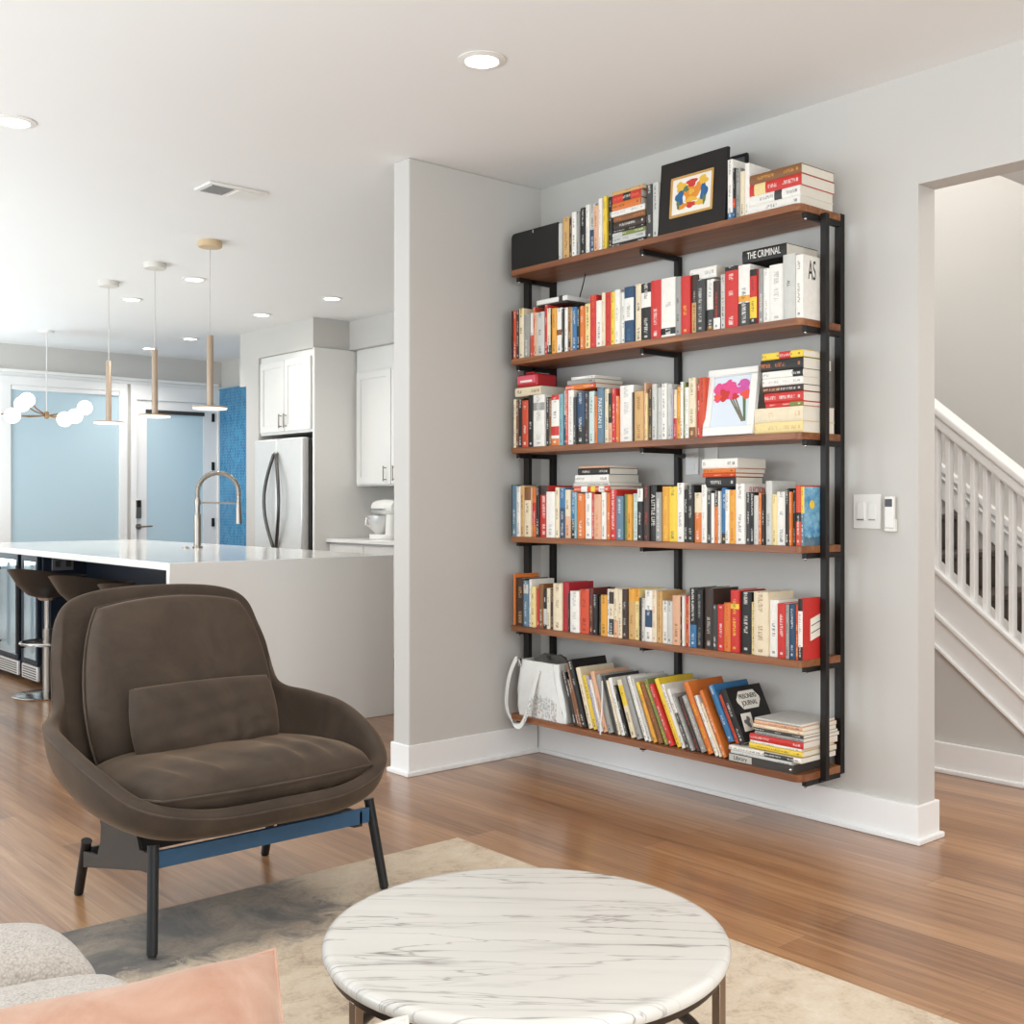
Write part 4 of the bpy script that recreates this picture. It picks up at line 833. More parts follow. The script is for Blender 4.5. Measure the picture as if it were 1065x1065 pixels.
('stand',3.4580,3.9674,0.6424,0.000,0.0629,0.2189,0.146,'BT','','','thick dark brown book with tan lettering, between orange and slate blue, fifth shelf','books standing on the fifth shelf'),
('stand',3.4480,3.9038,0.6424,0.000,0.0327,0.2098,0.137,'ZW','L72-92','','slate blue book with light grey top band, between dark brown and white, fifth shelf','books standing on the fifth shelf'),
('stand',3.4540,3.8705,0.6424,0.000,0.0166,0.2169,0.143,'WK','','','white book with black lettering, between slate blue and pale yellow, fifth shelf','books standing on the fifth shelf'),
('stand',3.4480,3.8533,0.6424,0.000,0.0303,0.1861,0.129,'PB','','','pale yellow book with dark brown lettering, between white and red, fifth shelf','books standing on the fifth shelf'),
('stand',3.4580,3.8225,0.6424,0.000,0.0183,0.1752,0.125,'RW','','','red book with white lettering, between pale yellow and brown, fifth shelf','books standing on the fifth shelf'),
('stand',3.4540,3.8036,0.6424,0.000,0.0298,0.1984,0.130,'HL','','','brown book with light grey lettering, between red and black, fifth shelf','books standing on the fifth shelf'),
('stand',3.4540,3.7731,0.6424,0.000,0.0212,0.1781,0.125,'KW','L10-50','','black book with light grey label, between brown and cream, fifth shelf','books standing on the fifth shelf'),
('stand',3.4540,3.7513,0.6424,0.000,0.0230,0.1829,0.126,'CB','','','cream book with dark brown lettering, between black and dark brown, fifth shelf','books standing on the fifth shelf'),
('stand',3.4540,3.7277,0.6424,0.000,0.0241,0.1808,0.128,'BT','','','dark brown book with tan lettering, between cream and cream, fifth shelf','books standing on the fifth shelf'),
('stand',3.4480,3.7030,0.6424,0.000,0.0576,0.2081,0.141,'CH','','','thick cream book with brown lettering, between dark brown and crimson, fifth shelf','books standing on the fifth shelf'),
('stand',3.4540,3.6448,0.6424,0.000,0.0382,0.2167,0.154,'XR','','','thick crimson book with red lettering, between cream and black, fifth shelf','books standing on the fifth shelf'),
('stand',3.4480,3.6060,0.6424,0.000,0.0122,0.1697,0.120,'KJ','','','slim black book with olive lettering, between crimson and white, fifth shelf','books standing on the fifth shelf'),
('stand',3.4480,3.5931,0.6424,0.000,0.0557,0.1803,0.120,'WG','','','thick white book with grey lettering, between black and orange-red, fifth shelf','books standing on the fifth shelf'),
('stand',3.4540,3.5368,0.6424,0.000,0.0547,0.1911,0.133,'VM','','','thick orange-red book with maroon lettering, between white and maroon, fifth shelf','books standing on the fifth shelf'),
('stand',3.4540,3.4815,0.6424,0.000,0.0276,0.1985,0.136,'MT','','','maroon book with tan lettering, between orange-red and black, fifth shelf','books standing on the fifth shelf'),
('stand',3.4480,3.4533,0.6424,0.000,0.0285,0.1753,0.125,'KL','','','black book with light grey lettering, between maroon and charcoal, fifth shelf','books standing on the fifth shelf'),
('stand',3.4580,3.4242,0.6424,0.000,0.0167,0.1665,0.110,'DJ','','','charcoal book with olive lettering, between black and amber, fifth shelf','books standing on the fifth shelf'),
('stand',3.4510,3.4068,0.6424,0.000,0.0361,0.1743,0.124,'AB','','','thick amber book with dark brown lettering, between charcoal and white, fifth shelf','books standing on the fifth shelf'),
('stand',3.4540,3.3702,0.6424,0.000,0.0136,0.2012,0.137,'WK','','','white book with black lettering, between amber and cream, fifth shelf','books standing on the fifth shelf'),
('stand',3.4480,3.3560,0.6424,0.000,0.0282,0.2008,0.138,'CK','B70-95 D5-38','','cream book with dark brown top band, between white and cream, fifth shelf','books standing on the fifth shelf'),
('stand',3.4480,3.3272,0.6424,0.000,0.0252,0.2060,0.133,'CK','S0-35','','cream book with salmon lower part, between cream and cream, fifth shelf','books standing on the fifth shelf'),
('stand',3.4480,3.3014,0.6424,0.000,0.0227,0.2038,0.135,'CK','','','cream book with black lettering, between cream and dark brown, fifth shelf','books standing on the fifth shelf'),
('stand',3.4480,3.2781,0.6424,0.000,0.0297,0.2054,0.144,'BL','','','dark brown book with light grey lettering, between cream and tan, fifth shelf','books standing on the fifth shelf'),
('stand',3.4540,3.2478,0.6424,0.000,0.0365,0.2109,0.141,'TH','A75-100','','thick tan book with amber top band, between dark brown and pale yellow, fifth shelf','books standing on the fifth shelf'),
('stand',3.4540,3.2107,0.6424,0.000,0.0269,0.2128,0.153,'PB','A75-100','','pale yellow book with amber top band, between tan and dark brown, fifth shelf','books standing on the fifth shelf'),
('stand',3.4480,3.1832,0.6424,0.000,0.0149,0.1756,0.122,'BJ','','','dark brown book with olive lettering, between pale yellow and light grey, fifth shelf','books standing on the fifth shelf'),
('stand',3.4480,3.1677,0.6424,0.000,0.0175,0.1766,0.115,'LK','','','light grey book with black lettering, between dark brown and white, fifth shelf','books standing on the fifth shelf'),
('stand',3.4480,3.1496,0.6424,0.000,0.0390,0.2100,0.138,'WK','N28-62','','thick white book with navy label, between light grey and cream, fifth shelf','books standing on the fifth shelf'),
('stand',3.4480,3.1100,0.6424,0.000,0.0219,0.2098,0.146,'CR','','','cream book with red lettering, between white and tan, fifth shelf','books standing on the fifth shelf'),
('stand',3.4540,3.0876,0.6424,0.000,0.0238,0.2081,0.150,'TM','','','tan book with maroon lettering, between cream and white, fifth shelf','books standing on the fifth shelf'),
('stand',3.4580,3.0632,0.6424,0.000,0.0317,0.1721,0.112,'WK','','','white book with black lettering, between tan and light grey, fifth shelf','books standing on the fifth shelf'),
('stand',3.4480,3.0309,0.6424,0.000,0.0284,0.1726,0.113,'LK','','','light grey book with black lettering, between white and salmon, fifth shelf','books standing on the fifth shelf'),
('stand',3.4480,3.0019,0.6424,0.000,0.0416,0.1979,0.128,'SH','','','thick salmon book with brown lettering, between light grey and black, fifth shelf','books standing on the fifth shelf'),
('stand',3.4480,2.9597,0.6424,0.000,0.0074,0.1934,0.124,'KW','','','slim black book with white lettering, between salmon and white, fifth shelf','books standing on the fifth shelf'),
('stand',3.4480,2.9518,0.6424,0.000,0.0103,0.1978,0.137,'WK','','','slim white book with black lettering, between black and red, fifth shelf','books standing on the fifth shelf'),
('stand',3.4580,2.9408,0.6424,0.000,0.0182,0.1991,0.132,'RY','','','red book with yellow lettering, between white and cream, fifth shelf','books standing on the fifth shelf'),
('stand',3.4540,2.9221,0.6424,0.000,0.0092,0.1996,0.137,'CK','','','slim cream book with black lettering, between red and black, fifth shelf','books standing on the fifth shelf'),
('stand',3.4480,2.9122,0.6424,0.000,0.0331,0.2320,0.165,'KW','U0-38','','black book with blue lower part, between cream and black, fifth shelf','books standing on the fifth shelf'),
('stand',3.4480,2.8786,0.6424,0.000,0.0317,0.2305,0.148,'KG','','','black book with grey lettering, between black and dark brown, fifth shelf','books standing on the fifth shelf'),
('stand',3.4580,2.8463,0.6424,0.000,0.0442,0.2353,0.157,'BL','','','thick dark brown book with light grey lettering, between black and charcoal, fifth shelf','books standing on the fifth shelf'),
('stand',3.4510,2.8015,0.6424,0.000,0.0248,0.1742,0.118,'DW','','','charcoal book with white lettering, between dark brown and red, fifth shelf','books standing on the fifth shelf'),
('stand',3.4510,2.7761,0.6424,0.000,0.0329,0.1762,0.126,'RW','','','red book with white lettering, between charcoal and orange, fifth shelf','books standing on the fifth shelf'),
('stand',3.4480,2.7426,0.6424,0.000,0.0307,0.1858,0.132,'OR','','','orange book with red lettering, between red and red, fifth shelf','books standing on the fifth shelf'),
('stand',3.4480,2.7113,0.6424,0.000,0.0399,0.2356,0.164,'RY','Y70-78','','thick red book with yellow label, between orange and black, fifth shelf','books standing on the fifth shelf'),
('stand',3.4580,2.6708,0.6424,0.000,0.0499,0.2318,0.159,'KW','','','thick black book with white lettering, between red and pale yellow, fifth shelf','books standing on the fifth shelf'),
('stand',3.4580,2.6203,0.6424,0.000,0.0171,0.1953,0.130,'PB','','','pale yellow book with dark brown lettering, between black and cream, fifth shelf','books standing on the fifth shelf'),
('stand',3.4480,2.6026,0.6424,0.000,0.0630,0.2363,0.162,'CH','','','thick cream book with brown lettering, between pale yellow and white, fifth shelf','books standing on the fifth shelf'),
('stand',3.4580,2.5390,0.6424,0.000,0.0404,0.2096,0.139,'WK','','','thick white book with black lettering, between cream and red, fifth shelf','books standing on the fifth shelf'),
('stand',3.4510,2.4980,0.6424,0.000,0.0373,0.1988,0.131,'RW','','','thick red book with white lettering, between white and grey, fifth shelf','books standing on the fifth shelf'),
('stand',3.4480,2.4601,0.6424,0.000,0.0136,0.1971,0.134,'GK','','','grey book with black lettering, between red and navy, fifth shelf','books standing on the fifth shelf'),
('stand',3.4510,2.4459,0.6424,0.000,0.0234,0.1994,0.141,'NW','','','navy book with white lettering, between grey and orange-red, fifth shelf','books standing on the fifth shelf'),
('stand',3.4540,2.4219,0.6424,0.000,0.0142,0.1997,0.135,'VP','','','orange-red book with pale yellow lettering, between navy and white, fifth shelf','books standing on the fifth shelf'),
('stand',3.4480,2.4070,0.6424,0.000,0.0189,0.2217,0.145,'WK','K0-22 K80-100 @R','@LABEL','white book with red cover and tilted white label, open end of fifth shelf row','books standing on the fifth shelf'),
('lean',3.4560,3.5785,0.2304,0.319,0.0216,0.2349,0.215,'KW','','','black magazine with white lettering, corner end of bottom shelf row','magazines leaning on the bottom shelf'),
('lean',3.4510,3.5344,0.2304,0.321,0.0149,0.2800,0.215,'HL','','','brown magazine with light grey lettering, between brown and black, bottom shelf','magazines leaning on the bottom shelf'),
('lean',3.4480,3.5165,0.2304,0.321,0.0261,0.2985,0.215,'KW','','','black magazine with white lettering, between brown and cream, bottom shelf','magazines leaning on the bottom shelf'),
('lean',3.4560,3.4827,0.2304,0.321,0.0247,0.2679,0.215,'CK','','','cream magazine with black lettering, between black and yellow, bottom shelf','magazines leaning on the bottom shelf'),
('lean',3.4560,3.4533,0.2304,0.321,0.0244,0.2378,0.215,'YK','','','yellow magazine with black lettering, between cream and lilac, bottom shelf','magazines leaning on the bottom shelf'),
('lean',3.4480,3.4213,0.2304,0.321,0.0158,0.2418,0.215,'QK','','','lilac magazine with black lettering, between yellow and white, bottom shelf','magazines leaning on the bottom shelf'),
('lean',3.4480,3.3867,0.2304,0.321,0.0241,0.2612,0.215,'SK','','','salmon magazine with black lettering, between white and grey, bottom shelf','magazines leaning on the bottom shelf'),
('lean',3.4480,3.3582,0.2304,0.321,0.0267,0.2512,0.215,'GK','','','grey magazine with black lettering, between salmon and charcoal, bottom shelf','magazines leaning on the bottom shelf'),
('lean',3.4560,3.3272,0.2304,0.321,0.0176,0.2501,0.215,'DK','','','charcoal magazine with black lettering, between grey and cream, bottom shelf','magazines leaning on the bottom shelf'),
('lean',3.4560,3.2881,0.2304,0.337,0.0199,0.2456,0.215,'WK','','','white magazine with black lettering, between cream and black, bottom shelf','magazines leaning on the bottom shelf'),
('lean',3.4510,3.2276,0.2304,0.354,0.0274,0.2460,0.215,'CK','Y55-90','','cream magazine with yellow label, between black and grey, bottom shelf','magazines leaning on the bottom shelf'),
('lean',3.4480,3.1924,0.2304,0.370,0.0272,0.2579,0.215,'GK','','','grey magazine with black lettering, between cream and white, bottom shelf','magazines leaning on the bottom shelf'),
('lean',3.4510,3.1522,0.2304,0.390,0.0184,0.2715,0.215,'WK','','','white magazine with black lettering, between grey and light grey, bottom shelf','magazines leaning on the bottom shelf'),
('lean',3.4510,3.1048,0.2304,0.408,0.0196,0.2535,0.215,'AK','Y80-100','','amber magazine with yellow top band, between light grey and brown, bottom shelf','magazines leaning on the bottom shelf'),
('lean',3.4510,3.0762,0.2304,0.432,0.0247,0.2536,0.215,'HO','','','brown magazine with orange lettering, between amber and olive, bottom shelf','magazines leaning on the bottom shelf'),
('lean',3.4510,3.0426,0.2304,0.445,0.0203,0.2754,0.215,'JY','','','olive magazine with yellow lettering, between brown and red, bottom shelf','magazines leaning on the bottom shelf'),
('lean',3.4480,3.0171,0.2304,0.451,0.0222,0.2592,0.215,'RW','','','red magazine with white lettering, between olive and yellow, bottom shelf','magazines leaning on the bottom shelf'),
('lean',3.4560,2.9817,0.2304,0.452,0.0217,0.2864,0.215,'YR','','','yellow magazine with red lettering, between red and white, bottom shelf','magazines leaning on the bottom shelf'),
('lean',3.4480,2.9245,0.2304,0.452,0.0174,0.2508,0.215,'WK','D0-60','','white magazine with charcoal label, between white and grey, bottom shelf','magazines leaning on the bottom shelf'),
('lean',3.4560,2.8830,0.2304,0.452,0.0168,0.2250,0.215,'BR','','','dark brown magazine with red lettering, between grey and grey, bottom shelf','magazines leaning on the bottom shelf'),
('lean',3.4560,2.8588,0.2304,0.459,0.0259,0.2313,0.215,'GW','','','grey magazine with white lettering, between dark brown and orange, bottom shelf','magazines leaning on the bottom shelf'),
('lean',3.4510,2.8205,0.2304,0.459,0.0260,0.2922,0.215,'OY','','','orange magazine with yellow lettering, between grey and white, bottom shelf','magazines leaning on the bottom shelf'),
('lean',3.4480,2.7827,0.2304,0.459,0.0156,0.2439,0.215,'WK','','','white magazine with black lettering, between orange and cream, bottom shelf','magazines leaning on the bottom shelf'),
('lean',3.4480,2.7454,0.2304,0.459,0.0162,0.2693,0.215,'OW','','','orange magazine with white lettering, between cream and blue, bottom shelf','magazines leaning on the bottom shelf'),
('lean',3.4510,2.7223,0.2936,0.459,0.0244,0.2258,0.215,'UW','','','blue magazine with white lettering, between orange and orange-red, bottom shelf','magazines leaning on the bottom shelf'),
('lean',3.4560,2.6903,0.2936,0.459,0.0188,0.1925,0.215,'VK','','','orange-red magazine with black lettering, between blue and black, bottom shelf','magazines leaning on the bottom shelf'),
('lean',3.4480,2.6677,0.2936,0.459,0.0291,0.2145,0.215,'KW','','@JOURNAL','black magazine with white octagonal JOURNAL label, open end of bottom shelf row','magazines leaning on the bottom shelf'),
('lean',3.4560,3.5554,0.2304,0.319,0.0176,0.2067,0.215,'HW','','','brown magazine with white lettering, between black and brown, bottom shelf','magazines leaning on the bottom shelf'),
('lean',3.4480,3.4042,0.2304,0.321,0.0129,0.2248,0.215,'WK','','','white magazine with black lettering, between lilac and salmon, bottom shelf','magazines leaning on the bottom shelf'),
('lean',3.4560,3.3082,0.2304,0.321,0.0143,0.2326,0.215,'CK','','','cream magazine with black lettering, between charcoal and white, bottom shelf','magazines leaning on the bottom shelf'),
('lean',3.4560,3.2665,0.2304,0.337,0.0162,0.2162,0.215,'KW','','','black magazine with white lettering, between white and cream, bottom shelf','magazines leaning on the bottom shelf'),
('lean',3.4510,3.1320,0.2304,0.390,0.0150,0.2633,0.215,'LK','','','light grey magazine with black lettering, between white and amber, bottom shelf','magazines leaning on the bottom shelf'),
('lean',3.4560,2.9572,0.2304,0.452,0.0177,0.2663,0.215,'WK','','','white magazine with black lettering, between yellow and white, bottom shelf','magazines leaning on the bottom shelf'),
('lean',3.4480,2.9047,0.2304,0.452,0.0142,0.2333,0.215,'GW','','','grey magazine with white lettering, between white and dark brown, bottom shelf','magazines leaning on the bottom shelf'),
('lean',3.4480,2.7648,0.2304,0.459,0.0127,0.2146,0.215,'CK','','','cream magazine with black lettering, between white and orange, bottom shelf','magazines leaning on the bottom shelf'),
('flat',3.4520,3.1479,2.2884,1.571,0.0172,0.1915,0.200,'KW','','','black book with white lettering, lowest in tall stack beside black frame','books stacked flat on the top shelf'),
('flat',3.4520,3.1506,2.3062,1.571,0.0251,0.1861,0.190,'LN','','','light grey book with navy lettering, 2nd from bottom in tall stack beside black frame','books stacked flat on the top shelf'),
('flat',3.4520,3.1506,2.3318,1.571,0.0176,0.1861,0.190,'LG','J0-70','','light grey book with olive patch, 3rd from bottom in tall stack beside black frame','books stacked flat on the top shelf'),
('flat',3.4520,3.1506,2.3500,1.571,0.0113,0.1804,0.190,'KW','','','black book with white lettering, 4th from bottom in tall stack beside black frame','books stacked flat on the top shelf'),
('flat',3.4520,3.1506,2.3619,1.571,0.0310,0.1804,0.180,'BW','','','dark brown book with white lettering, 5th from bottom in tall stack beside black frame','books stacked flat on the top shelf'),
('flat',3.4520,3.1506,2.3935,1.571,0.0251,0.1804,0.180,'HO','','','brown book with orange lettering, 6th from bottom in tall stack beside black frame','books stacked flat on the top shelf'),
('flat',3.4520,3.1532,2.4191,1.571,0.0243,0.1919,0.190,'WG','','','white book with grey lettering, 7th from bottom in tall stack beside black frame','books stacked flat on the top shelf'),
('flat',3.4520,3.1773,2.4440,1.571,0.0311,0.1622,0.170,'OK','','','orange book with black lettering, 8th from bottom in tall stack beside black frame','books stacked flat on the top shelf'),
('flat',3.4520,3.1773,2.4758,1.571,0.0323,0.1594,0.170,'RO','K35-62','','red book with black patch, 9th from bottom in tall stack beside black frame','books stacked flat on the top shelf'),
('flat',3.4520,3.1639,2.5087,1.571,0.0160,0.1756,0.235,'TH','','','tan book with brown lettering, topmost in tall stack beside black frame','books stacked flat on the top shelf'),
('flat',3.4520,2.4000,2.2884,1.571,0.0348,0.2242,0.210,'WK','','','white book with black lettering, lowest in four-book stack, top shelf','books stacked flat on the top shelf'),
('flat',3.4520,2.4000,2.3238,1.571,0.0348,0.2242,0.210,'WK','D35-50','','white book with charcoal patch, 2nd from bottom in four-book stack, top shelf','books stacked flat on the top shelf'),
('flat',3.4520,2.3959,2.3591,1.571,0.0420,0.2292,0.215,'RW','P68-90','','red book with pale yellow patch, 3rd from bottom in four-book stack, top shelf','books stacked flat on the top shelf'),
('flat',3.4520,2.3959,2.4017,1.571,0.0354,0.2274,0.210,'HA','','','brown book with amber lettering, topmost in four-book stack, top shelf','books stacked flat on the top shelf'),
('flat',3.4700,2.7957,2.0895,1.571,0.0442,0.1327,0.170,'WG','','','white book with grey lettering lying flat on the second shelf row beside black hardback','books stacked flat on the second shelf'),
('flat',3.4700,2.4728,2.1175,1.571,0.0470,0.1983,0.200,'KW','','THE CRIMINAL','black book titled THE CRIMINAL lying flat on the second shelf row of white spines','books stacked flat on the second shelf'),
('flat',3.4700,3.8063,1.7047,1.571,0.0402,0.1782,0.190,'CK','','','cream book with black lettering lying flat on the third shelf row, under the red box','books stacked flat on the third shelf'),
('flat',3.4600,3.4478,1.7077,1.571,0.0214,0.1862,0.200,'OC','V80-100 V0-16','','orange book with orange-red patch, lowest in small pile, third shelf','books stacked flat on the third shelf'),
('flat',3.4600,3.4536,1.7297,1.571,0.0201,0.1680,0.180,'GK','','','grey book with black lettering, 2nd from bottom in small pile, third shelf','books stacked flat on the third shelf'),
('flat',3.4600,3.4507,1.7505,1.571,0.0127,0.1464,0.170,'WK','','','white book with black lettering, topmost in small pile, third shelf','books stacked flat on the third shelf'),
('flat',3.4520,2.3875,1.4654,1.571,0.0416,0.2141,0.200,'PT','','','pale yellow book with tan lettering, lowest in tall stack, third shelf','books stacked flat on the third shelf'),
('flat',3.4520,2.3875,1.5076,1.571,0.0530,0.2141,0.200,'CT','','','cream book with tan lettering, 2nd from bottom in tall stack, third shelf','books stacked flat on the third shelf'),
('flat',3.4520,2.3875,1.5612,1.571,0.0167,0.1640,0.170,'RW','J0-35','','red book with olive patch, 3rd from bottom in tall stack, third shelf','books stacked flat on the third shelf'),
('flat',3.4520,2.3875,1.5785,1.571,0.0357,0.1683,0.170,'RW','','','red book with white lettering, 4th from bottom in tall stack, third shelf','books stacked flat on the third shelf'),
('flat',3.4520,2.3875,1.6148,1.571,0.0247,0.1726,0.170,'BW','M60-100','','dark brown book with maroon patch, 5th from bottom in tall stack, third shelf','books stacked flat on the third shelf'),
('flat',3.4520,2.3875,1.6401,1.571,0.0278,0.1770,0.170,'WG','','','white book with grey lettering, 6th from bottom in tall stack, third shelf','books stacked flat on the third shelf'),
('flat',3.4520,2.3875,1.6685,1.571,0.0257,0.1770,0.170,'WK','K0-25','','white book with black patch, 7th from bottom in tall stack, third shelf','books stacked flat on the third shelf'),
('flat',3.4520,2.3878,1.6947,1.571,0.0426,0.1854,0.180,'KO','','','black book with orange lettering, 8th from bottom in tall stack, third shelf','books stacked flat on the third shelf'),
('flat',3.4520,2.3875,1.7380,1.571,0.0253,0.1791,0.170,'YK','R30-58','','yellow book with red patch, topmost in tall stack, third shelf','books stacked flat on the third shelf'),
('flat',3.4520,3.3536,1.2569,1.571,0.0247,0.2169,0.190,'VW','W15-30 W62-80 Y40-52','','orange-red book with white patch, lowest in pile above orange paperbacks','books stacked flat on the fourth shelf'),
('flat',3.4520,3.3508,1.2822,1.571,0.0157,0.2228,0.200,'LK','','','light grey book with black lettering, 2nd from bottom in pile above orange paperbacks','books stacked flat on the fourth shelf'),
('flat',3.4520,3.3593,1.2986,1.571,0.0321,0.2052,0.190,'WK','','','white book with black lettering, 3rd from bottom in pile above orange paperbacks','books stacked flat on the fourth shelf'),
('flat',3.4520,3.3564,1.3312,1.571,0.0280,0.1899,0.180,'KW','','','black book with white lettering, 4th from bottom in pile above orange paperbacks','books stacked flat on the fourth shelf'),
('flat',3.4520,3.3593,1.3598,1.571,0.0088,0.1811,0.180,'SR','','','salmon book with red lettering, topmost in pile above orange paperbacks','books stacked flat on the fourth shelf'),
('flat',3.4520,2.6898,1.2694,1.571,0.0396,0.1459,0.170,'KW','','','black book with white lettering, lowest in pile under wall outlet','books stacked flat on the fourth shelf'),
('flat',3.4520,2.6911,1.3096,1.571,0.0140,0.1589,0.180,'VP','','','orange-red book with pale yellow lettering, 2nd from bottom in pile under wall outlet','books stacked flat on the fourth shelf'),
('flat',3.4520,2.6911,1.3242,1.571,0.0184,0.1541,0.190,'OK','','','orange book with black lettering, 3rd from bottom in pile under wall outlet','books stacked flat on the fourth shelf'),
('flat',3.4520,2.6798,1.3432,1.571,0.0370,0.1726,0.180,'WK','','','white book with black lettering, topmost in pile under wall outlet','books stacked flat on the fourth shelf'),
('mag',3.4395,2.4266,0.2509,1.571,0.0203,0.2752,0.220,'LN','','','light grey magazine with navy lettering, lowest in pile on the grey tray','magazines piled flat on the bottom shelf'),
('mag',3.4395,2.3875,0.2718,1.571,0.0167,0.3235,0.220,'WK','D10-50','','white magazine with charcoal patch, 2nd from bottom in pile on the grey tray','magazines piled flat on the bottom shelf'),
('mag',3.4520,2.3918,0.2924,1.571,0.0184,0.2341,0.220,'YK','','','yellow magazine with black lettering, 3rd from bottom in pile on the grey tray','magazines piled flat on the bottom shelf'),
('mag',3.4520,2.3959,0.3114,1.571,0.0098,0.2256,0.210,'WK','','','white magazine with black lettering, 4th from bottom in pile on the grey tray','magazines piled flat on the bottom shelf'),
('mag',3.4520,2.3875,0.3218,1.571,0.0236,0.2363,0.220,'RW','','','red magazine with white lettering, 5th from bottom in pile on the grey tray','magazines piled flat on the bottom shelf'),
('mag',3.4520,2.3875,0.3460,1.571,0.0132,0.2119,0.230,'GK','','','grey magazine with black lettering, 6th from bottom in pile on the grey tray','magazines piled flat on the bottom shelf'),
('mag',3.4520,2.3875,0.3599,1.571,0.0105,0.2186,0.220,'DW','','','charcoal magazine with white lettering, 7th from bottom in pile on the grey tray','magazines piled flat on the bottom shelf'),
('mag',3.4520,2.3878,0.3710,1.571,0.0139,0.2205,0.210,'CR','','','cream magazine with red lettering, 8th from bottom in pile on the grey tray','magazines piled flat on the bottom shelf'),
('mag',3.4520,2.3918,0.3855,1.571,0.0139,0.2098,0.220,'SM','','','salmon magazine with maroon lettering, 9th from bottom in pile on the grey tray','magazines piled flat on the bottom shelf'),
('mag',3.4520,2.4000,0.4000,1.571,0.0084,0.1994,0.220,'LJ','','','light grey magazine with olive lettering, topmost in pile on the grey tray','magazines piled flat on the bottom shelf'),
]
# ---------------------------------------------------------------- wall shelving
TOPS = [2.288, 1.876, 1.465, 1.054, .642, .230]
YR, YL, XF, XB = 2.385, 3.985, 3.43, 3.69
sh = thing('shelving_unit', (3.6, 3.185, .2), 'tall open bookshelf of six walnut boards on black metal posts, fixed to the wall', 'bookshelf')
for z in TOPS:
    r = .03; poly = []
    for cx, cy, a0 in ((XF+r, YR+r, 180), (XB-.004, YR+.004, 270), (XB-.004, YL-.004, 0), (XF+r, YL-r, 90)):
        rr = r if cx < 3.6 else .004
        for k in range(7):
            a = R(a0+15*k); poly.append((cx+rr*math.cos(a), cy+rr*math.sin(a), z-.026))
    MB().prism(poly, (0, 0, .026)).build('shelf_board', M['shelf'], sh, bevel=.0015)
for x0, x1, y0, y1, z1 in ((3.692, 3.719, 2.387, 2.414, 2.292), (3.555, 3.578, 2.360, 2.3845, 2.268), (3.692, 3.719, 3.180, 3.205, 2.262), (3.692, 3.719, 3.965, 3.990, 2.292), (3.555, 3.578, 3.9865, 4.022, 2.268)):
    MB().box(x0, y0, .196, x1, y1, z1).build('post', M['black_metal'], sh, bevel=.0015)
for z in TOPS:
    for ya, yb in ((2.388, 2.408), (3.182, 3.202), (3.962, 3.982)):
        m = MB(); m.box(3.475, ya, z-.046, 3.692, yb, z-.0262); a = m.build('bracket_arm', M['black_metal'], sh, bevel=.001)
        if ya < 2.4 or ya > 3.9: 
            m = MB(); m.box(3.557, min(ya, 2.383) if ya < 3 else ya, z-.044, 3.576, max(yb, 3.988) if ya > 3 else yb, z-.028); m.build('connector', M['black_metal'], a)
        MB().sphere((3.483, (ya+yb)/2, z-.048), .006, 10, 6).build('bolt', M['chrome'], a)
MB().tube([(3.692, 3.19, 1.411), (3.66, 3.15, 1.411), (3.61, 3.08, 1.405)], .005, 8, r2=.011).build('bolt', M['black_metal'], sh)

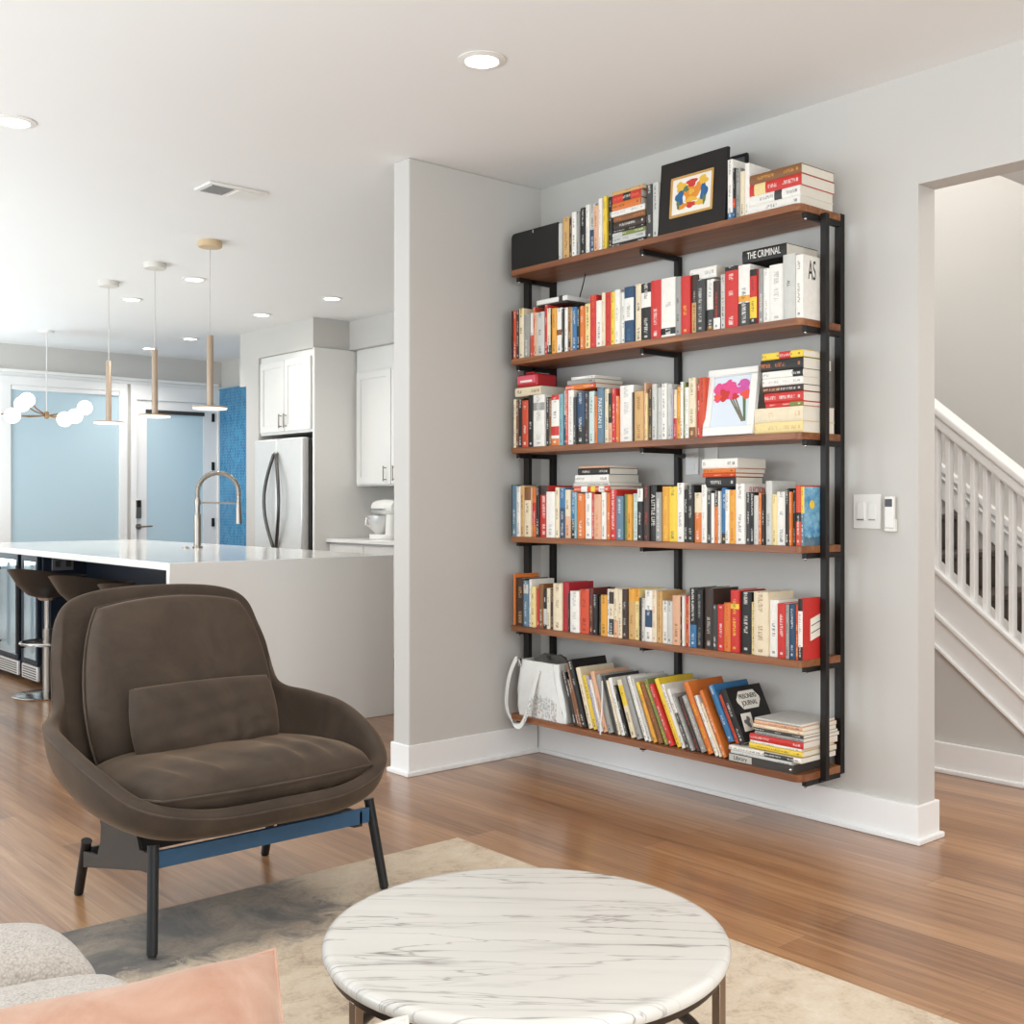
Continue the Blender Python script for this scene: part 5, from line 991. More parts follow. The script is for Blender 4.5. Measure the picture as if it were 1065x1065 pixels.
# ---------------------------------------------------------------- books
t_ = NT('sky_cover'); n_ = t_.noise(t_.coord(scale=(1, 1, 1)), 26, 5, .7)
sp_ = t_.n('ShaderNodeSeparateXYZ'); t_.l(t_.coord(), sp_.inputs[0])
t_.base(t_.mix(t_.math('MULTIPLY', t_.math('LESS_THAN', t_.math('ADD', sp_.outputs[2], t_.math('MULTIPLY', n_, .06)), .062), .7), t_.ramp(n_, [(.35, lin('#3a7fb0')), (.55, lin('#7fb3cc')), (.75, lin('#bcd4da'))]), lin('#3c4a52')))
SKYCOVER = t_.m
def make_book(kind, X, Y, Z, th, t, h, d, cov, bands, title, label, group):
    ink = cov[1] if cov[1] != cov[0] else INKFOR[cov[0]]
    bs = []; side = None
    for q in bands.split():
        if q[0] == '@': side = q[1]; continue
        a, b = q[1:].split('-'); bs.append((q[0], int(a)/100, int(b)/100))
    tt = title if title and title[0] != '@' else ''
    mats = [cover(cov[0], cov[0] if tt else ink)]
    mag = kind in ('mag', 'lean')
    ct = min(.0018, t*.12) if not mag else min(.0008, t*.1)
    prof = [(d, 0), (.003, 0), (.0004, -.16*t), (-.0008, -.5*t), (.0004, -.84*t), (.003, -t), (d, -t), (d, -t+ct), (.0045, -t+ct), (.0045, -ct), (d, -ct)]
    levels = {0.0, 1.0}
    for _, a, b in bs: levels |= {a, b}
    levels = sorted(levels); seg_mat = []
    for a, b in zip(levels, levels[1:]):
        mi = 0
        for c, ba, bb in bs:
            if ba <= (a+b)/2 <= bb:
                mm = cover(c, INKFOR[c])
                if mm not in mats: mats.append(mm)
                mi = mats.index(mm)
        seg_mat.append(mi)
    smi = 0
    if side:
        mm = cover(side, side)
        if mm not in mats: mats.append(mm)
        smi = mats.index(mm)
    vs = []; fs = []; fm = []; fuv = []
    n = len(prof)
    for z in levels: vs += [(p[0], p[1], z*h) for p in prof]
    for k in range(len(levels)-1):
        for i in range(n):
            j = (i+1) % n
            fs.append((k*n+i, (k+1)*n+i, (k+1)*n+j, k*n+j))
            spine = 1 <= i <= 4
            fm.append(seg_mat[k] if spine else smi)
            for v in fs[-1]:
                p = vs[v]; fuv.append((2*(-p[1]/t)-1 if spine else 5.0, p[2]))
    fs.append(tuple(range(n))); fm.append(smi); fuv += [(5, 0)]*n
    fs.append(tuple(range(len(levels)*n-1, (len(levels)-1)*n-1, -1))); fm.append(smi); fuv += [(5, 0)]*n
    nm = 'magazine' if mag else 'book'
    me = bpy.data.meshes.new(nm); me.from_pydata(vs, [], fs)
    uvl = me.uv_layers.new(name='UVMap'); uvl.data.foreach_set('uv', [c for p in fuv for c in p])
    me.polygons.foreach_set('material_index', fm); me.update()
    for m in mats: me.materials.append(m)
    o = bpy.data.objects.new(nm, me); COL.objects.link(o); o.location = (X, Y, Z); o.rotation_euler = (-th, 0, 0)
    tag(o, label, nm, group)
    g = .0025 if not mag else .0006
    x0, x1, y0, y1, z0, z1 = .0046, d-g, -t+ct+.0001, -ct-.0001, g*.6, h-g
    pv = [(x, y, z) for x in (x0, x1) for y in (y0, y1) for z in (z0, z1)]
    pm = bpy.data.meshes.new('pages'); pm.from_pydata(pv, [], [(0, 1, 3, 2), (4, 6, 7, 5), (0, 4, 5, 1), (2, 3, 7, 6), (0, 2, 6, 4), (1, 5, 7, 3)]); pm.materials.append(M['pages'])
    pg = bpy.data.objects.new('pages', pm); COL.objects.link(pg); pg.parent = o
    if tt:
        im = cover(ink, ink); L = len(tt)
        s = t*.8 if L > 3 else t*.35
        lettering(tt, s, im, o, (-.0012, -t/2, h*(.55 if th < 1 else .5)), (0, 0, -1), (0, -1, 0), sx=min(.8, h*.86/(L*s*.62)))
    if title == '@ELECTION': lettering('ELECTION', .034, cover('R', 'R'), o, (d*.5, -t-.0003, h-.026), (1, 0, 0), (0, 0, 1), sx=.62)
    if title == '@AS': lettering('AS', .10, cover('K', 'K'), o, (d*.36, -t-.0003, h-.055), (1, 0, 0), (0, 0, 1), sx=.42)
    if title == '@SKY':
        m = MB(); m.rings([[(d*.36+.016*math.cos(2*math.pi*i/20), yy, h*.70+.016*math.sin(2*math.pi*i/20)) for i in range(20)] for yy in (-t-.0002, -t-.0007)], sm=False)
        k = m.build('cover_sun', cover('Y', 'Y'), None, smooth=False); k.parent = o
        o.data.materials[smi] = SKYCOVER
    if title == '@LABEL':
        m = MB(); m.prism([(.05, -t-.0002, h*.30), (.15, -t-.0002, h*.42), (.15, -t-.0002, h*.78), (.05, -t-.0002, h*.66)], (0, -.0008, 0))
        lb = m.build('cover_label', M['paper'], None, smooth=False); lb.parent = o
        m = MB()
        for q in (.36, .48): m.prism([(.055, -t-.0012, h*(q+.06)), (.148, -t-.0012, h*(q+.175)), (.148, -t-.0012, h*(q+.19)), (.055, -t-.0012, h*(q+.075))], (0, -.0003, 0))
        k = m.build('rule_lines', M['dark_plastic'], None, smooth=False); k.parent = lb
    if title == '@JOURNAL':
        cx, cz = d*.52, h*.74
        oct_ = [(-.070, -.006), (-.045, -.036), (.045, -.036), (.070, -.006), (.070, .006), (.045, .036), (-.045, .036), (-.070, .006)]
        m = MB(); m.prism([(cx+a, -t-.0002, cz+b) for a, b in oct_], (0, -.0008, 0))
        lb = m.build('cover_label', M['paper'], None, smooth=False); lb.parent = o
        for s, dz in (('PRISONERS', .013), ('JOURNAL', -.014)): lettering(s, .027, M['black_metal'], lb, (cx, -t-.0015, cz+dz), (1, 0, 0), (0, 0, 1), sx=.8)
    return o
for b in BOOKS: make_book(*b)
def top_of(zlo, zhi, ya, yb):
    return max(b[3]+b[6] for b in BOOKS if b[0] == 'stand' and zlo < b[3] < zhi and b[2]-b[5] < yb and b[2] > ya)

# ---------------------------------------------------------------- things among the books
# speaker
sp = thing('speaker', (3.52, 3.83, 2.288), 'black fabric fronted speaker at the corner end of the top shelf', 'speaker')
poly = []
y0, y1, z0, z1, r = 3.676, 3.994, 2.2885, 2.464, .022
for cy, cz, a0 in ((y1-r, z1-r, 0), (y0+.006, z1-.006, 90), (y0+.006, z0+.006, 180), (y1-r*.6, z0+r*.6, 270)):
    rr = {0: r, 90: .006, 180: .006, 270: r*.6}[a0]
    for k in range(7): a = R(a0+15*k); poly.append((3.452, cy+rr*math.cos(a), cz+rr*math.sin(a)))
m = MB(); m.prism(poly, (.15, 0, 0)); m.build('grille', M['black'], sp, bevel=.008, seg=3)
MB().box(3.4505, 3.838, 2.444, 3.4525, 3.841, 2.458).build('logo_bar', M['steel'], sp)

def picture(name, loc, rot, label, cat, w, h, parts):
    p = thing(name, loc, label, cat); p.rotation_euler = rot
    return p
def flat_blob(mb, cx, cy, rx, ry, y, n=22, wob=.18, seed=0, rot=0):
    rr = random.Random(seed); ph = [rr.uniform(0, 6.3) for _ in range(3)]
    vs = []
    for i in range(n):
        a = 2*math.pi*i/n; k = 1+wob*(math.sin(3*a+ph[0])+.6*math.sin(5*a+ph[1]))
        x, z = rx*k*math.cos(a), ry*k*math.sin(a)
        vs.append(mb.bm.verts.new((y, -(cx+x*math.cos(rot)-z*math.sin(rot)), cy+x*math.sin(rot)+z*math.cos(rot))))
    mb.face(vs)
cm = {k: plain('ink_'+k, v, .8, var=.12, scale=60) for k, v in dict(red='#c43a32', orange='#dd8a2f', yellow='#e2b23f', blue='#2f5f8f', pink='#dc4f86', magenta='#c8569c', green='#5a7350', stem='#77715f', coral='#e0553f').items()}
# black frame: local x = depth from its face, y across (towards the corner is +), z up
fr = thing('picture_frame', (3.446, 2.908, 2.291), 'large black picture frame with small colourful floral print, leaning on the top shelf', 'picture')
fr.rotation_euler = (0, R(4.5), 0)
def L(mb, name, mat, parent, **k):
    o = mb.build(name, mat, None, **k); o.parent = parent; return o
W2, HH = .170, .292
L(MB().box(0, -W2, .0, .016, W2, HH), 'frame_board', M['black_metal'], fr, bevel=.002)
gw = [(-.108, .058), (.108, .058), (.108, .222), (-.108, .222)]
m = MB(); a, b, c, d2, e = -.108, .108, .058, .222, .009
for q in ((a, c, b, c+e), (a, d2-e, b, d2), (a, c+e, a+e, d2-e), (b-e, c+e, b, d2-e)): m.box(-.004, -q[2], q[1], .002, -q[0], q[3])
L(m, 'gold_border', M['gold'], fr, bevel=.001)
m = MB(); m.mi = 0; m.box(-.0015, -.099, .067, .001, .099, .213)
art = [(0, .145, .044, .034, 2, 1), (0, .186, .026, .016, 1, 2), (0, .098, .026, .012, 1, 3), (-.045, .10, .022, .014, 2, 4), (.045, .10, .022, .014, 3, 5), (-.060, .135, .020, .030, 4, 6), (.062, .140, .018, .034, 4, 7),
       (-.056, .180, .024, .018, 3, 8), (.056, .185, .024, .018, 3, 9), (-.03, .165, .014, .012, 5, 10), (.034, .168, .014, .012, 2, 11), (0, .118, .03, .010, 3, 12), (0, .150, .014, .011, 3, 13), (.066, .108, .008, .02, 5, 14), (-.066, .108, .008, .018, 5, 15)]
for k, (cx, cy, rx, ry, mi, sd) in enumerate(art):
    m.mi = mi; flat_blob(m, cx, cy, rx, ry, -.0017-.00008*k, seed=sd)
L(m, 'print', [M['paper'], cm['red'], cm['orange'], cm['yellow'], cm['blue'], cm['green']], fr, smooth=False)
# thin frame behind
tf = thing('picture_frame', (3.655, 2.905, 2.2895), 'thin black frame edge peeking out behind the large black frame', 'picture'); tf.rotation_euler = (0, R(3), 0)
m = MB(); a, b, h = -.10, .13, .325; e = .009
for q in ((a, 0, b, e), (a, h-e, b, h), (a, e, a+e, h-e), (b-e, e, b, h-e)): m.box(0, q[0], q[1], .014, q[2], q[3])
L(m, 'frame', M['black_metal'], tf, bevel=.001); L(MB().box(.008, a+e, e, .012, b-e, h-e), 'backing', M['grey_plate'], tf)
# white frame with pink flowers
wf = thing('picture_frame', (3.440, 2.723, 1.469), 'white picture frame with pink flowers, leaning on the third shelf', 'picture'); wf.rotation_euler = (0, R(9), 0)
W2, HH = .119, .262
m = MB(); a, b, e = -W2, W2, .034
for q in ((a, 0, b, e), (a, HH-e*.8, b, HH), (a, e, a+e*.9, HH-e*.8), (b-e*.9, e, b, HH-e*.8)): m.box(0, q[0], q[1], .016, q[2], q[3])
L(m, 'frame', M['white'], wf, bevel=.0025)
sky = plain('print_pale_blue', '#d5dce4', .7, var=.02)
m = MB(); m.mi = 0; m.box(.006, a+e*.8, e*.9, .009, b-e*.8, HH-e*.7)
def stemline(x0, z0, x1, z1, w, y, mi):
    m.mi = mi; d = Vector((x1-x0, z1-z0)).normalized(); n = Vector((-d.y, d.x))*w
    m.face([m.bm.verts.new((y, -p[0], p[1])) for p in ((x0+n.x, z0+n.y), (x1+n.x, z1+n.y), (x1-n.x, z1-n.y), (x0-n.x, z0-n.y))])
for k, (x0, z0) in enumerate(((-.005, .145), (.01, .14), (.022, .142))): stemline(x0, z0, .062+k*.004, .052, .0035, .0058-.0001*k, 3)
for k, (x0, z0) in enumerate(((.058, .15), (.066, .15))): stemline(x0, z0, .072+k*.004, .052, .0035, .0054-.0001*k, 4)
for k, (cx, cy, rx, ry, mi, sd) in enumerate([(-.052, .172, .034, .034, 1, 1), (-.02, .18, .034, .036, 1, 2), (-.03, .158, .030, .022, 5, 3), (.012, .172, .028, .028, 1, 4), (.062, .178, .026, .034, 2, 5), (.068, .156, .020, .018, 6, 6), (.02, .150, .016, .012, 5, 7), (-.066, .152, .018, .012, 6, 8), (-.012, .205, .016, .012, 1, 9), (.048, .20, .018, .014, 2, 10)]):
    m.mi = mi; flat_blob(m, cx, cy, rx, ry, .0050-.00012*k, seed=sd, wob=.22)
L(m, 'print', [sky, cm['pink'], cm['magenta'], cm['stem'], cm['green'], cm['red'], cm['coral']], wf, smooth=False)
# pair of thin grey books behind the white frame are books like the rest
make_book('stand', 3.535, 2.598, 1.4655, 0, .013, .255, .15, 'GK', '', '', 'thin grey book behind the white flower frame, third shelf', 'books standing on the third shelf')

# device on second shelf with cord
zt = top_of(1.8, 1.9, 3.62, 3.85)+.002
dv = thing('router_box', (3.53, 3.73, zt), 'flat white and black box with a cord, lying on the second shelf books', 'device')
c_, s_ = math.cos(R(0)), 0
m = MB(); m.box(3.475, 3.640, zt+.008, 3.63, 3.842, zt+.030); m.build('case', M['white'], dv, bevel=.003)
m = MB(); m.box(3.478, 3.645, zt, 3.628, 3.838, zt+.008); m.box(3.4735, 3.668, zt+.006, 3.49, 3.692, zt+.032); m.build('base', M['dark_plastic'], dv, bevel=.002)
MB().tube(catmull([(3.60, 3.69, zt+.028), (3.61, 3.69, zt+.06), (3.63, 3.70, zt+.09), (3.65, 3.70, 2.2605)], 6), .0028, 6).build('cord', M['black_metal'], dv)
# red box on third shelf
zt = top_of(1.4, 1.5, 3.80, 4.0)+.0440
rb = thing('small_case', (3.53, 3.905, zt), 'small red and pink case with a cream label on the third shelf', 'case')
RED = plain('red_plastic', '#b8262c', .4); PINKP = plain('pink_plastic', '#dd5f70', .4)
MB().box(3.475, 3.838, zt, 3.60, 3.978, zt+.058).build('body', RED, rb, bevel=.008, seg=3)
m = MB(); m.box(3.468, 3.846, zt+.014, 3.478, 3.970, zt+.052); f = m.build('front_panel', PINKP, rb, bevel=.004)
MB().box(3.466, 3.865, zt+.020, 3.469, 3.945, zt+.030).build('label', M['paper'], f, bevel=.001)
MB().tube([(3.50, 3.88, zt+.056), (3.50, 3.882, zt+.066), (3.50, 3.934, zt+.066), (3.50, 3.936, zt+.056)], .005, 8).build('handle', RED, rb)

# wall plates
def outlet(y, z, label, w=.070, h=.115):
    o = thing('wall_outlet', (3.72, y, z), label, 'outlet')
    p = MB().box(3.713, y-w/2, z-h/2, 3.7198, y+w/2, z+h/2).build('plate', M['wall'] if 0 else M['white'], o, bevel=.003)
    for dz in (-.024, .024):
        s = MB().box(3.7115, y-.017, z+dz-.014, 3.714, y+.017, z+dz+.014).build('socket', M['white'], p, bevel=.002)
outlet(3.123, 1.386, 'white power outlet on the wall under the third shelf, beside the middle post')
o = thing('wall_plate', (3.72, 3.02, 1.39), 'blank white cover plate on the wall beside the power outlet', 'wall plate')
MB().box(3.713, 2.985, 1.332, 3.7198, 3.057, 1.447).build('plate', M['white'], o, bevel=.003)
sw = thing('light_switch', (3.72, 2.291, 1.178), 'white double rocker light switch on the wall beside the bookshelf', 'switch')
MB().box(3.713, 2.234, 1.114, 3.7198, 2.349, 1.242).build('plate', M['white'], sw, bevel=.003)
for yc in (2.268, 2.315):
    k = MB().box(3.7095, yc-.0165, 1.145, 3.714, yc+.0165, 1.212).build('rocker', M['white'], sw, bevel=.002)
    MB().box(3.708, yc-.0135, 1.146, 3.7105, yc+.0135, 1.1505).build('dimmer', M['nickel'], k)
rm = thing('remote_control', (3.72, 2.192, 1.17), 'white remote with a dark screen in its wall holder beside the switch', 'remote')
MB().box(3.700, 2.170, 1.106, 3.7195, 2.214, 1.150)  .build('wall_mount', M['white'], rm, bevel=.003)
b = MB().box(3.695, 2.173, 1.118, 3.714, 2.211, 1.234).build('body', M['white'], rm, bevel=.005, seg=3)
MB().box(3.6938, 2.178, 1.196, 3.6955, 2.206, 1.224).build('screen', M['dark_plastic'], b)

# tote bag on the bottom shelf
tb = thing('tote_bag', (3.53, 3.79, .2305), 'white printed canvas tote bag at the corner end of the bottom shelf', 'bag')
def bagring(z, x0, x1, y0, y1, r, wob=0):
    pts = []
    for cx, cy, a0 in ((x1-r, y1-r, 0), (x0+r, y1-r, 90), (x0+r, y0+r, 180), (x1-r, y0+r, 270)):
        for k in range(6):
            a = R(a0+18*k); pts.append((cx+r*math.cos(a)+wob*math.sin(k*2.1+a0+z*31), cy+r*math.sin(a)+wob*math.cos(k*1.7+a0), z))
    return pts
m = MB()
m.rings([bagring(z, *q) for z, q in ((.2305, (3.452, 3.63, 3.625, 3.945, .02, .002)), (.27, (3.447, 3.635, 3.622, 3.948, .02, .003)), (.35, (3.447, 3.632, 3.645, 3.95, .025, .005)), (.43, (3.450, 3.625, 3.668, 3.945, .03, .006)), (.485, (3.453, 3.62, 3.682, 3.94, .03, .004)),
    (.487, (3.457, 3.616, 3.686, 3.936, .03, .004)), (.44, (3.458, 3.615, 3.68, 3.935, .03, .003)), (.40, (3.462, 3.61, 3.67, 3.93, .03, .002)))])
b = m.build('bag_body', M['canvas'], tb)
m = MB(); m.box(3.446, 3.715, .24, 3.4485, 3.717, .47); m.build('seam', M['trim'], b)
m = MB(); m.rings([[(3.535+ax*.07*k, 3.805+ay*.105*k, z+.012*math.sin(5*ax+7*ay)) for ax, ay in [(math.cos(2*math.pi*i/14), math.sin(2*math.pi*i/14)) for i in range(14)]] for k, z in ((.95, .45), (.9, .486), (.55, .502), (.05, .498))]); m.build('bag_contents', plain('grey_contents', '#57544f', .7, var=.4, scale=40), tb)
def ribbon(path, w, wd, th=.0015):
    m = MB(); pts = [Vector(p) for p in path]; rg = []; wd = Vector(wd).normalized()
    for i, p in enumerate(pts):
        t = (pts[min(i+1, len(pts)-1)]-pts[max(i-1, 0)]).normalized(); s = (wd-t*wd.dot(t)).normalized()*w/2; n = t.cross(s).normalized()*th
        rg.append([p-s-n, p+s-n, p+s+n, p-s+n])
    m.rings(rg, sm=False); return m
path = catmull([(3.448, 3.925, .455), (3.444, 3.93, .483), (3.435, 3.940, .485), (3.415, 3.965, .40), (3.405, 3.972, .28), (3.402, 3.935, .215), (3.402, 3.882, .188), (3.408, 3.845, .23), (3.425, 3.818, .33), (3.440, 3.80, .42), (3.446, 3.795, .45)], 6)
ribbon(path, .024, (.2, 1, .55)).build('strap', M['canvas'], tb)
MB().box(3.443, 3.915, .455, 3.447, 3.922, .492).build('clip', M['black_metal'], tb)

# white page ribbon hanging from the leaning magazines
tag(ribbon([(3.4425, 3.388, .452), (3.4405, 3.385, .40), (3.4365, 3.384, .33), (3.4275, 3.3835, .26), (3.4265, 3.3833, .225)], .006, (0, 1, 0)).build('ribbon', M['white'], loc=(3.44, 3.385, .34)), 'thin white ribbon hanging in front of the leaning magazines', 'ribbon')
# grey tray with label under the magazine pile
tr = thing('magazine_tray', (3.53, 2.56, .2305), 'dark grey tray with a paper label under the piled magazines', 'tray')
m = MB(); y0, y1 = 2.415, 2.708
for q in ((3.434, y0, 3.436, y1), (3.662, y0, 3.664, y1), (3.436, y1-.002, 3.662, y1), (3.436, y0, 3.662, y0+.002)): m.box(q[0], q[1], .2305, q[2], q[3], .262)
m.box(3.436, y0+.002, .2305, 3.662, y1-.002, .2495)
m.build('tray_body', plain('tray_grey', '#3e3935', .5), tr, smooth=False)
o = MB().box(3.4325, 2.600, .234, 3.434, 2.704, .259).build('paper_label', plain('grey_label', '#bdb9b0', .7), tr)
lettering('Library', .022, M['dark_plastic'], o, Vector((3.4322, 2.652, .2465))-tr.location, (0, -1, 0), (0, 0, 1))
MB().sphere((3.431, 2.425, .246), .007, 12, 8).build('knob', M['chrome'], tr)
# white card propped on the journal
m = MB(); q = [(3.60, 2.74, .402), (3.60, 2.694, .434), (3.60, 2.644, .374), (3.60, 2.69, .336)]
cd = MB().box(-.030, -.0012, -.034, .030, .0012, .034).build('greeting_card', M['paper'], bevel=.0004)
cd.location = (3.50, 2.668, .375); cd.rotation_euler = (R(-20), R(0), R(0)); tag(cd, 'small white card with a dark print leaning on the black journal', 'card')
m = MB(); flat_blob(m, .0, .0, .016, .02, 0, seed=4, wob=.3); 
for v in m.bm.verts: v.co = Vector((v.co.y, -.0015, v.co.z))
k = m.build('card_print', M['grey_plate'], None, smooth=False); k.parent = cd

# ---------------------------------------------------------------- lounge chair
CX, CY = 1.57, 3.2
ac = thing('lounge_chair', (CX, CY, 0), 'brown velvet lounge chair with a tall winged back and lumbar pillow', 'armchair')
CT = [((0, -.435, .362), (0, -.40, .318), (0, -.28, .29)), ((.22, -.425, .366), (.22, -.39, .318), (.18, -.28, .29)), ((.385, -.355, .405), (.355, -.335, .34), (.26, -.25, .29)),
      ((.455, -.21, .472), (.425, -.2, .37), (.29, -.15, .285)), ((.478, 0, .528), (.44, 0, .40), (.30, 0, .28)), ((.452, .18, .548), (.42, .17, .42), (.29, .12, .28)), ((.388, .295, .58), (.375, .25, .44), (.26, .2, .28)),
      ((.362, .37, .74), (.335, .29, .48), (.22, .24, .28)), ((.318, .43, .850), (.25, .31, .50), (.16, .26, .28)), ((.21, .455, .898), (.14, .32, .50), (.09, .27, .28)), ((0, .468, .910), (0, .325, .50), (0, .275, .28))]
ctl = CT+[tuple((-p[0], p[1], p[2]) for p in c) for c in CT[-2:0:-1]]
loops = [catmull([c[k] for c in ctl], 5, True) for k in range(3)]
NU = len(loops[0]); NV = 14
outer = []
for u in range(NU):
    P = catmull([Vector((loops[2][u].x*.35, loops[2][u].y*.35, .277)), loops[2][u], loops[1][u], loops[0][u]], 6)
    outer.append(P)
NV = len(outer[0])
nrm = [[None]*NV for _ in range(NU)]
for u in range(NU):
    for v in range(NV):
        du = outer[(u+1) % NU][v]-outer[u-1][v]; dv_ = outer[u][min(v+1, NV-1)]-outer[u][max(v-1, 0)]
        n = du.cross(dv_).normalized(); nrm[u][v] = n
# orient normals inwards
if nrm[0][NV-2].dot(Vector((0, 0, .6))-outer[0][NV-2]) < 0: nrm = [[-n for n in r] for r in nrm]
TH = .044
m = MB(); rows = []
off = Vector((CX, CY, 0))
for v in range(NV): rows.append([outer[u][v]+off for u in range(NU)])
for k in range(1, 6):
    a = math.pi*k/6; rows.append([outer[u][-1]+nrm[u][-1]*TH/2*(1-math.cos(a))+(outer[u][-1]-outer[u][-2]).normalized()*TH/2*math.sin(a)*.9+off for u in range(NU)])
for v in range(NV-1, 0, -1): rows.append([outer[u][v]+nrm[u][v]*TH+off for u in range(NU)])
m.rings(rows, sm=True)
shell = m.build('shell', M['velvet'], ac, sub=1)
rim = [outer[u][-1]+nrm[u][-1]*.004+(outer[u][-1]-outer[u][-2]).normalized()*.006+off for u in range(NU)]
MB().tube(rim, .0035, 6, closed=True).build('piping', M['velvet_dark'], shell)
# seat cushion
def seatw(B):  # half width along depth (B -1 front .. 1 back)
    return .385-.05*max(0, B)**1.5-.02*max(0, -B)**3
top, bot = cushion(seatw, -.405, .23, .150, res=60, corner=.22, puff=.36, wr=.02, seed=3, crease=.011)
mt = Matrix.Translation((CX, CY, .405)) @ Matrix.Rotation(R(-3.5), 4, 'X')
m = MB(); seam = cushion_mesh(m, top, bot, mt); sc = m.build('seat_cushion', M['velvet'], ac, sub=1)
MB().tube(seam[::2], .0038, 6, closed=True).build('piping', M['velvet_dark'], sc)
# back cushion
def backw(B): return .335-.055*(B+1)/2-.02*max(0, B)**4
top, bot = cushion(backw, -.265, .272, .185, res=48, corner=.20, puff=.36, wr=.02, seed=5)
mt = Matrix.Translation((CX, CY+.245, .650)) @ Matrix.Rotation(R(90-19), 4, 'X')
m = MB(); seam = cushion_mesh(m, top, bot, mt); bc = m.build('back_cushion', M['velvet'], ac, sub=1)
MB().tube(seam[::2], .0036, 6, closed=True).build('piping', M['velvet_dark'], bc)
# lumbar pillow: a loose cushion of its own
top, bot = cushion(lambda B: .240, -.118, .118, .14, res=48, corner=.10, puff=.45, wr=.04, seed=8, crease=.008)
mt = Matrix.Translation((CX+.0, CY+.055, .548)) @ Matrix.Rotation(R(90-20), 4, 'X')
m = MB(); seam = cushion_mesh(m, top, bot, mt); lp = m.build('lumbar_pillow', M['velvet'], loc=(CX, CY+.055, .548))
tag(lp, 'small rectangular brown velvet pillow resting in the lounge chair', 'pillow')
# base
def leg(p0, p1, r=.0165):
    l = MB().tube([p0, Vector(p0)+(Vector(p1)-Vector(p0))*.03, p1], r, 16, r2=r*.86).build('leg', M['chair_metal'], ac)
    d = (Vector(p1)-Vector(p0)).normalized()
    MB().tube([Vector(p1)-d*.002, Vector(p1)+d*.006], r*.7, 12).build('glide', M['black_metal'], l)
leg((1.258, 2.925, .290), (1.228, 2.862, .0215)); leg((1.968, 2.955, .288), (1.992, 2.905, .0215))
leg((1.268, 3.435, .185), (1.272, 3.512, .007)); leg((1.892, 3.42, .185), (1.898, 3.488, .007))
MB().box(1.27, 2.93, .222, 1.955, 2.944, .268).build('front_rail', M['blue_metal'], ac, bevel=.002)
MB().box(1.28, 3.425, .12, 1.885, 3.44, .165).build('rear_rail', M['chair_metal'], ac, bevel=.002)
for x in (1.259, 1.917):
    q = [(2.93, .262), (3.02, .255), (3.045, .30), (3.02, .33), (3.33, .33), (3.30, .26), (3.305, .215), (3.33, .165), (3.44, .155), (3.44, .105), (3.02, .198), (2.96, .205), (2.93, .215)]
    MB().prism([(x, p[0], p[1]) for p in q], (.012, 0, 0)).build('side_plate', M['chair_plate'], ac, smooth=False, bevel=.002)

# ---------------------------------------------------------------- coffee table, rug
TX, TY = 1.385, 1.56
ct = thing('coffee_table', (TX, TY, 0), 'round coffee table with veined white marble top on slim bronze legs', 'coffee table')
rr = .372
m = MB(); m.lathe([(.001, .393), (rr-.014, .393), (rr-.004, .396), (rr, .402), (rr, .410), (rr-.003, .416), (rr-.009, .4195), (rr-.018, .42), (.001, .42)], (TX, TY, 0), 120); m.build('top', M['marble'], ct)
m = MB(); m.lathe([(rr-.030, .380), (rr-.012, .380), (rr-.012, .393), (rr-.030, .393), (rr-.030, .380)], (TX, TY, 0), 96); m.build('rim_band', M['dark_bronze'], ct)
for a in (55, 175, 303):
    x, y = TX+.352*math.cos(R(a)), TY+.352*math.sin(R(a))
    m = MB(); s = .009
    m.box(x-s, y-s, .0105, x+s, y+s, .382); m.build('leg', M['bronze'], ct, bevel=.002)
m = MB(); m.tube([(TX+.335*math.cos(2*math.pi*i/72), TY+.335*math.sin(2*math.pi*i/72), .205) for i in range(72)], .011, 10, closed=True); m.build('lower_ring', M['dark_bronze'], ct)

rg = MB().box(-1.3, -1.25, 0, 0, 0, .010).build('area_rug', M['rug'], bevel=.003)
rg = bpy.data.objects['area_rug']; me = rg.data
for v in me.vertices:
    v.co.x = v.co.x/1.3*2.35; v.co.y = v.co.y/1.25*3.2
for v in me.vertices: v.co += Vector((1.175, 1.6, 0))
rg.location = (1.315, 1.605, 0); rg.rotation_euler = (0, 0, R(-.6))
tag(rg, 'faded beige area rug with worn slate border and painted chair shadow under the coffee table', 'rug')

# ---------------------------------------------------------------- sofa and pillows
so = thing('sofa', (.0, 1.1, 0), 'light grey boucle sofa with rounded seat cushions at the picture edge', 'sofa')
def pad(x0, x1, y0, y1, z0, z1, r, name, mat, parent):
    nx, ny = 14, 14; m = MB()
    import itertools
    def f(a): return a
    top, bot = cushion(lambda B: (x1-x0)/2, -(y1-y0)/2, (y1-y0)/2, (z1-z0), res=30, corner=.05, puff=.30)
    cushion_mesh(m, top, bot, Matrix.Translation(((x0+x1)/2, (y0+y1)/2, (z0+z1)/2)))
    return m.build(name, mat, parent, sub=1)
pad(-.35, .76, 1.905, 2.19, .27, .478, .06, 'seat_cushion', M['boucle'], so)
pad(-.35, .775, 1.20, 1.91, .27, .486, .06, 'seat_cushion', M['boucle'], so)
pad(-.35, .775, .45, 1.20, .27, .486, .06, 'seat_cushion', M['boucle'], so)
MB().box(-.40, .42, .10, .72, 2.17, .36).build('base', M['boucle'], so, bevel=.05, seg=4)
MB().box(-.75, .42, .10, -.36, 2.17, .78).build('back', M['boucle'], so, bevel=.09, seg=4)
for x, y in ((-.65, .5), (.58, .5), (-.65, 2.08), (.58, 2.08)): m = MB(); m.tube([(x, y, .012), (x, y, .11)], .02, 12); m.build('foot', M['dark_tread'], so)
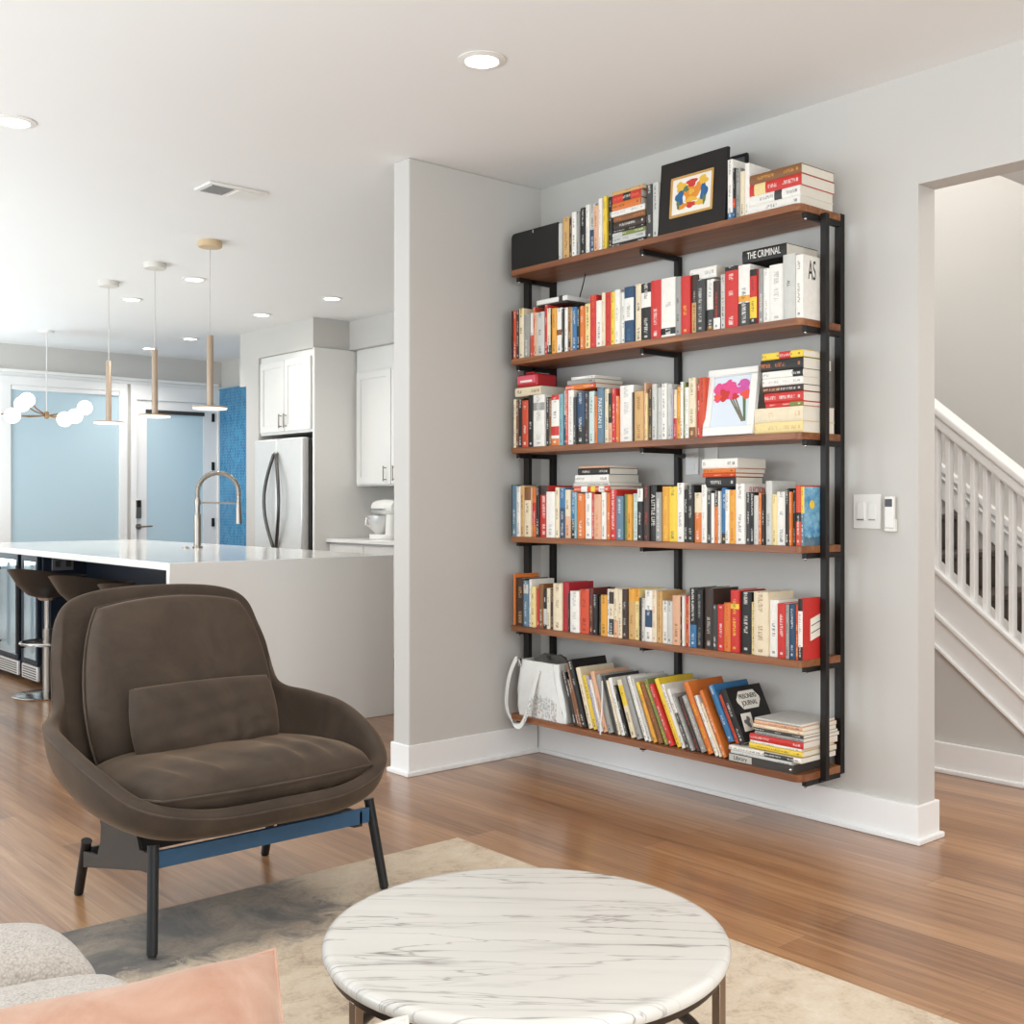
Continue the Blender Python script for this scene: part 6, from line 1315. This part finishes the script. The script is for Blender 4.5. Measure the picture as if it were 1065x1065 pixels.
def corner_pillow(A, u, v, size, T, mat, label, seed):
    """a square pillow whose one corner is at A, edges running off along u and v"""
    A = Vector(A); u = Vector(u).normalized(); v = Vector(v).normalized(); v = (v-u*v.dot(u)).normalized(); n = (-u).cross(-v)
    s = size/2; c = A+u*s+v*s
    top, bot = cushion(lambda B: s, -s, s, T, res=56, corner=.0, puff=.60, pinch=.14, wr=.07, seed=seed, crease=.006)
    x, y = -u, -v
    mt = Matrix(((x.x, y.x, n.x, c.x), (x.y, y.y, n.y, c.y), (x.z, y.z, n.z, c.z), (0, 0, 0, 1)))
    pk = MB(); seam = cushion_mesh(pk, top, bot, mt)
    o = pk.build('throw_pillow', mat, loc=c); tag(o, label, 'pillow')
    MB().tube(seam[::2], .0032, 8, closed=True).build('piping', mat, o)
corner_pillow((.680, 1.225, .668), (-.95, .28, -.04), (-.40, -.74, -.54), .46, .20, M['pink'], 'blush pink velvet throw pillow lying on the sofa in the foreground', 2)
corner_pillow((.572, .800, .764), (-.75, .655, -.16), (-.25, -.30, -.90), .30, .15, M['cream_fabric'], 'cream white throw pillow just showing at the bottom edge of the picture', 6)

# ---------------------------------------------------------------- light
def area(name, loc, rot, sx, sy, power, col=(1, 1, 1)):
    l = bpy.data.lights.new(name, 'AREA'); l.shape = 'RECTANGLE'; l.size = sx; l.size_y = sy; l.energy = power; l.color = col
    o = bpy.data.objects.new(name, l); COL.objects.link(o); o.location = loc; o.rotation_euler = rot; return o
def point(name, loc, power, r, col):
    l = bpy.data.lights.new(name, 'POINT'); l.energy = power; l.shadow_soft_size = r; l.color = col
    o = bpy.data.objects.new(name, l); COL.objects.link(o); o.location = loc; return o
def spot(name, loc, power, col, ang=140, r=.06):
    l = bpy.data.lights.new(name, 'SPOT'); l.energy = power; l.shadow_soft_size = r; l.color = col; l.spot_size = R(ang); l.spot_blend = .8
    o = bpy.data.objects.new(name, l); COL.objects.link(o); o.location = loc; return o
WARM = (1, .96, .91); DAY = (.88, .95, 1)
for nm, y, s, pw in (('window_light', -1.15, 2.0, 4), ('window_light', 1.5, 2.1, 6), ('window_light', 4.7, 2.1, 62), ('window_light', 7.7, 2.1, 66)):
    area(nm, (-2.96, y, 1.45), (0, R(-62 if y > 3 else -90), 0), 2.0, s, pw, (.80, .91, 1))
for x, s in ((-1.15, 2.0), (1.35, 2.0)): area('window_light', (x, -2.96, 1.4), (R(90), 0, 0), s, 2.1, 42, DAY)
# unseen fill lights added behind the camera and left of frame to brighten the ceiling
for x, y, sz, p in ((.4, -1.6, 2.2, 64), (-1.3, 1.4, 2.2, 60), (-1.0, 4.4, 2.2, 28), (.1, 8.2, 2.0, 48), (.5, 6.2, 1.5, 15), (1.9, 10.4, 1.1, 36)): area('added_ceiling_fill', (x, y, .7), (R(180), 0, 0), sz, sz, p*1.12, (.76, .92, 1))
for x, y, _ in CANS: spot('downlight', (x, y, ZC-.03), (14 if (x > 4.4 and y < 9) else 36) if y > 6 else 9, WARM)
for x, y in ((2.47, .6), (.2, .6), (.2, 3.0)): spot('downlight', (x, y, ZC-.03), 7, WARM)
area('ceiling_lamp', (.15, -1.2, 2.62), (0, 0, 0), .35, .35, 38, (1, .97, .93))
area('stairwell_light', (4.6, 3.3, 4.5), (0, 0, 0), 1.2, 1.2, 40, WARM)
area('hall_light', (4.6, .6, 2.7), (0, 0, 0), 1.0, 1.6, 22, WARM)
w = bpy.data.worlds.new('daylight'); scene.world = w; w.use_nodes = True
w.node_tree.nodes['Background'].inputs[0].default_value = (.85, .93, 1, 1); w.node_tree.nodes['Background'].inputs[1].default_value = 1.2

# ---------------------------------------------------------------- camera
cam = bpy.data.cameras.new('camera'); co = bpy.data.objects.new('camera', cam); COL.objects.link(co)
co.location = (0, 0, 1.21); co.rotation_euler = (R(90), 0, -math.atan2(1017.5, 1175))
cam.sensor_fit = 'HORIZONTAL'; cam.sensor_width = 36; cam.lens = 36*1175/1065; cam.shift_y = -9.5/1065; cam.clip_start = .05
scene.camera = co
vs = scene.view_settings; vs.view_transform = 'Standard'; vs.look = 'None'; vs.gamma = 1; vs.use_curve_mapping = False; vs.exposure = 0.38
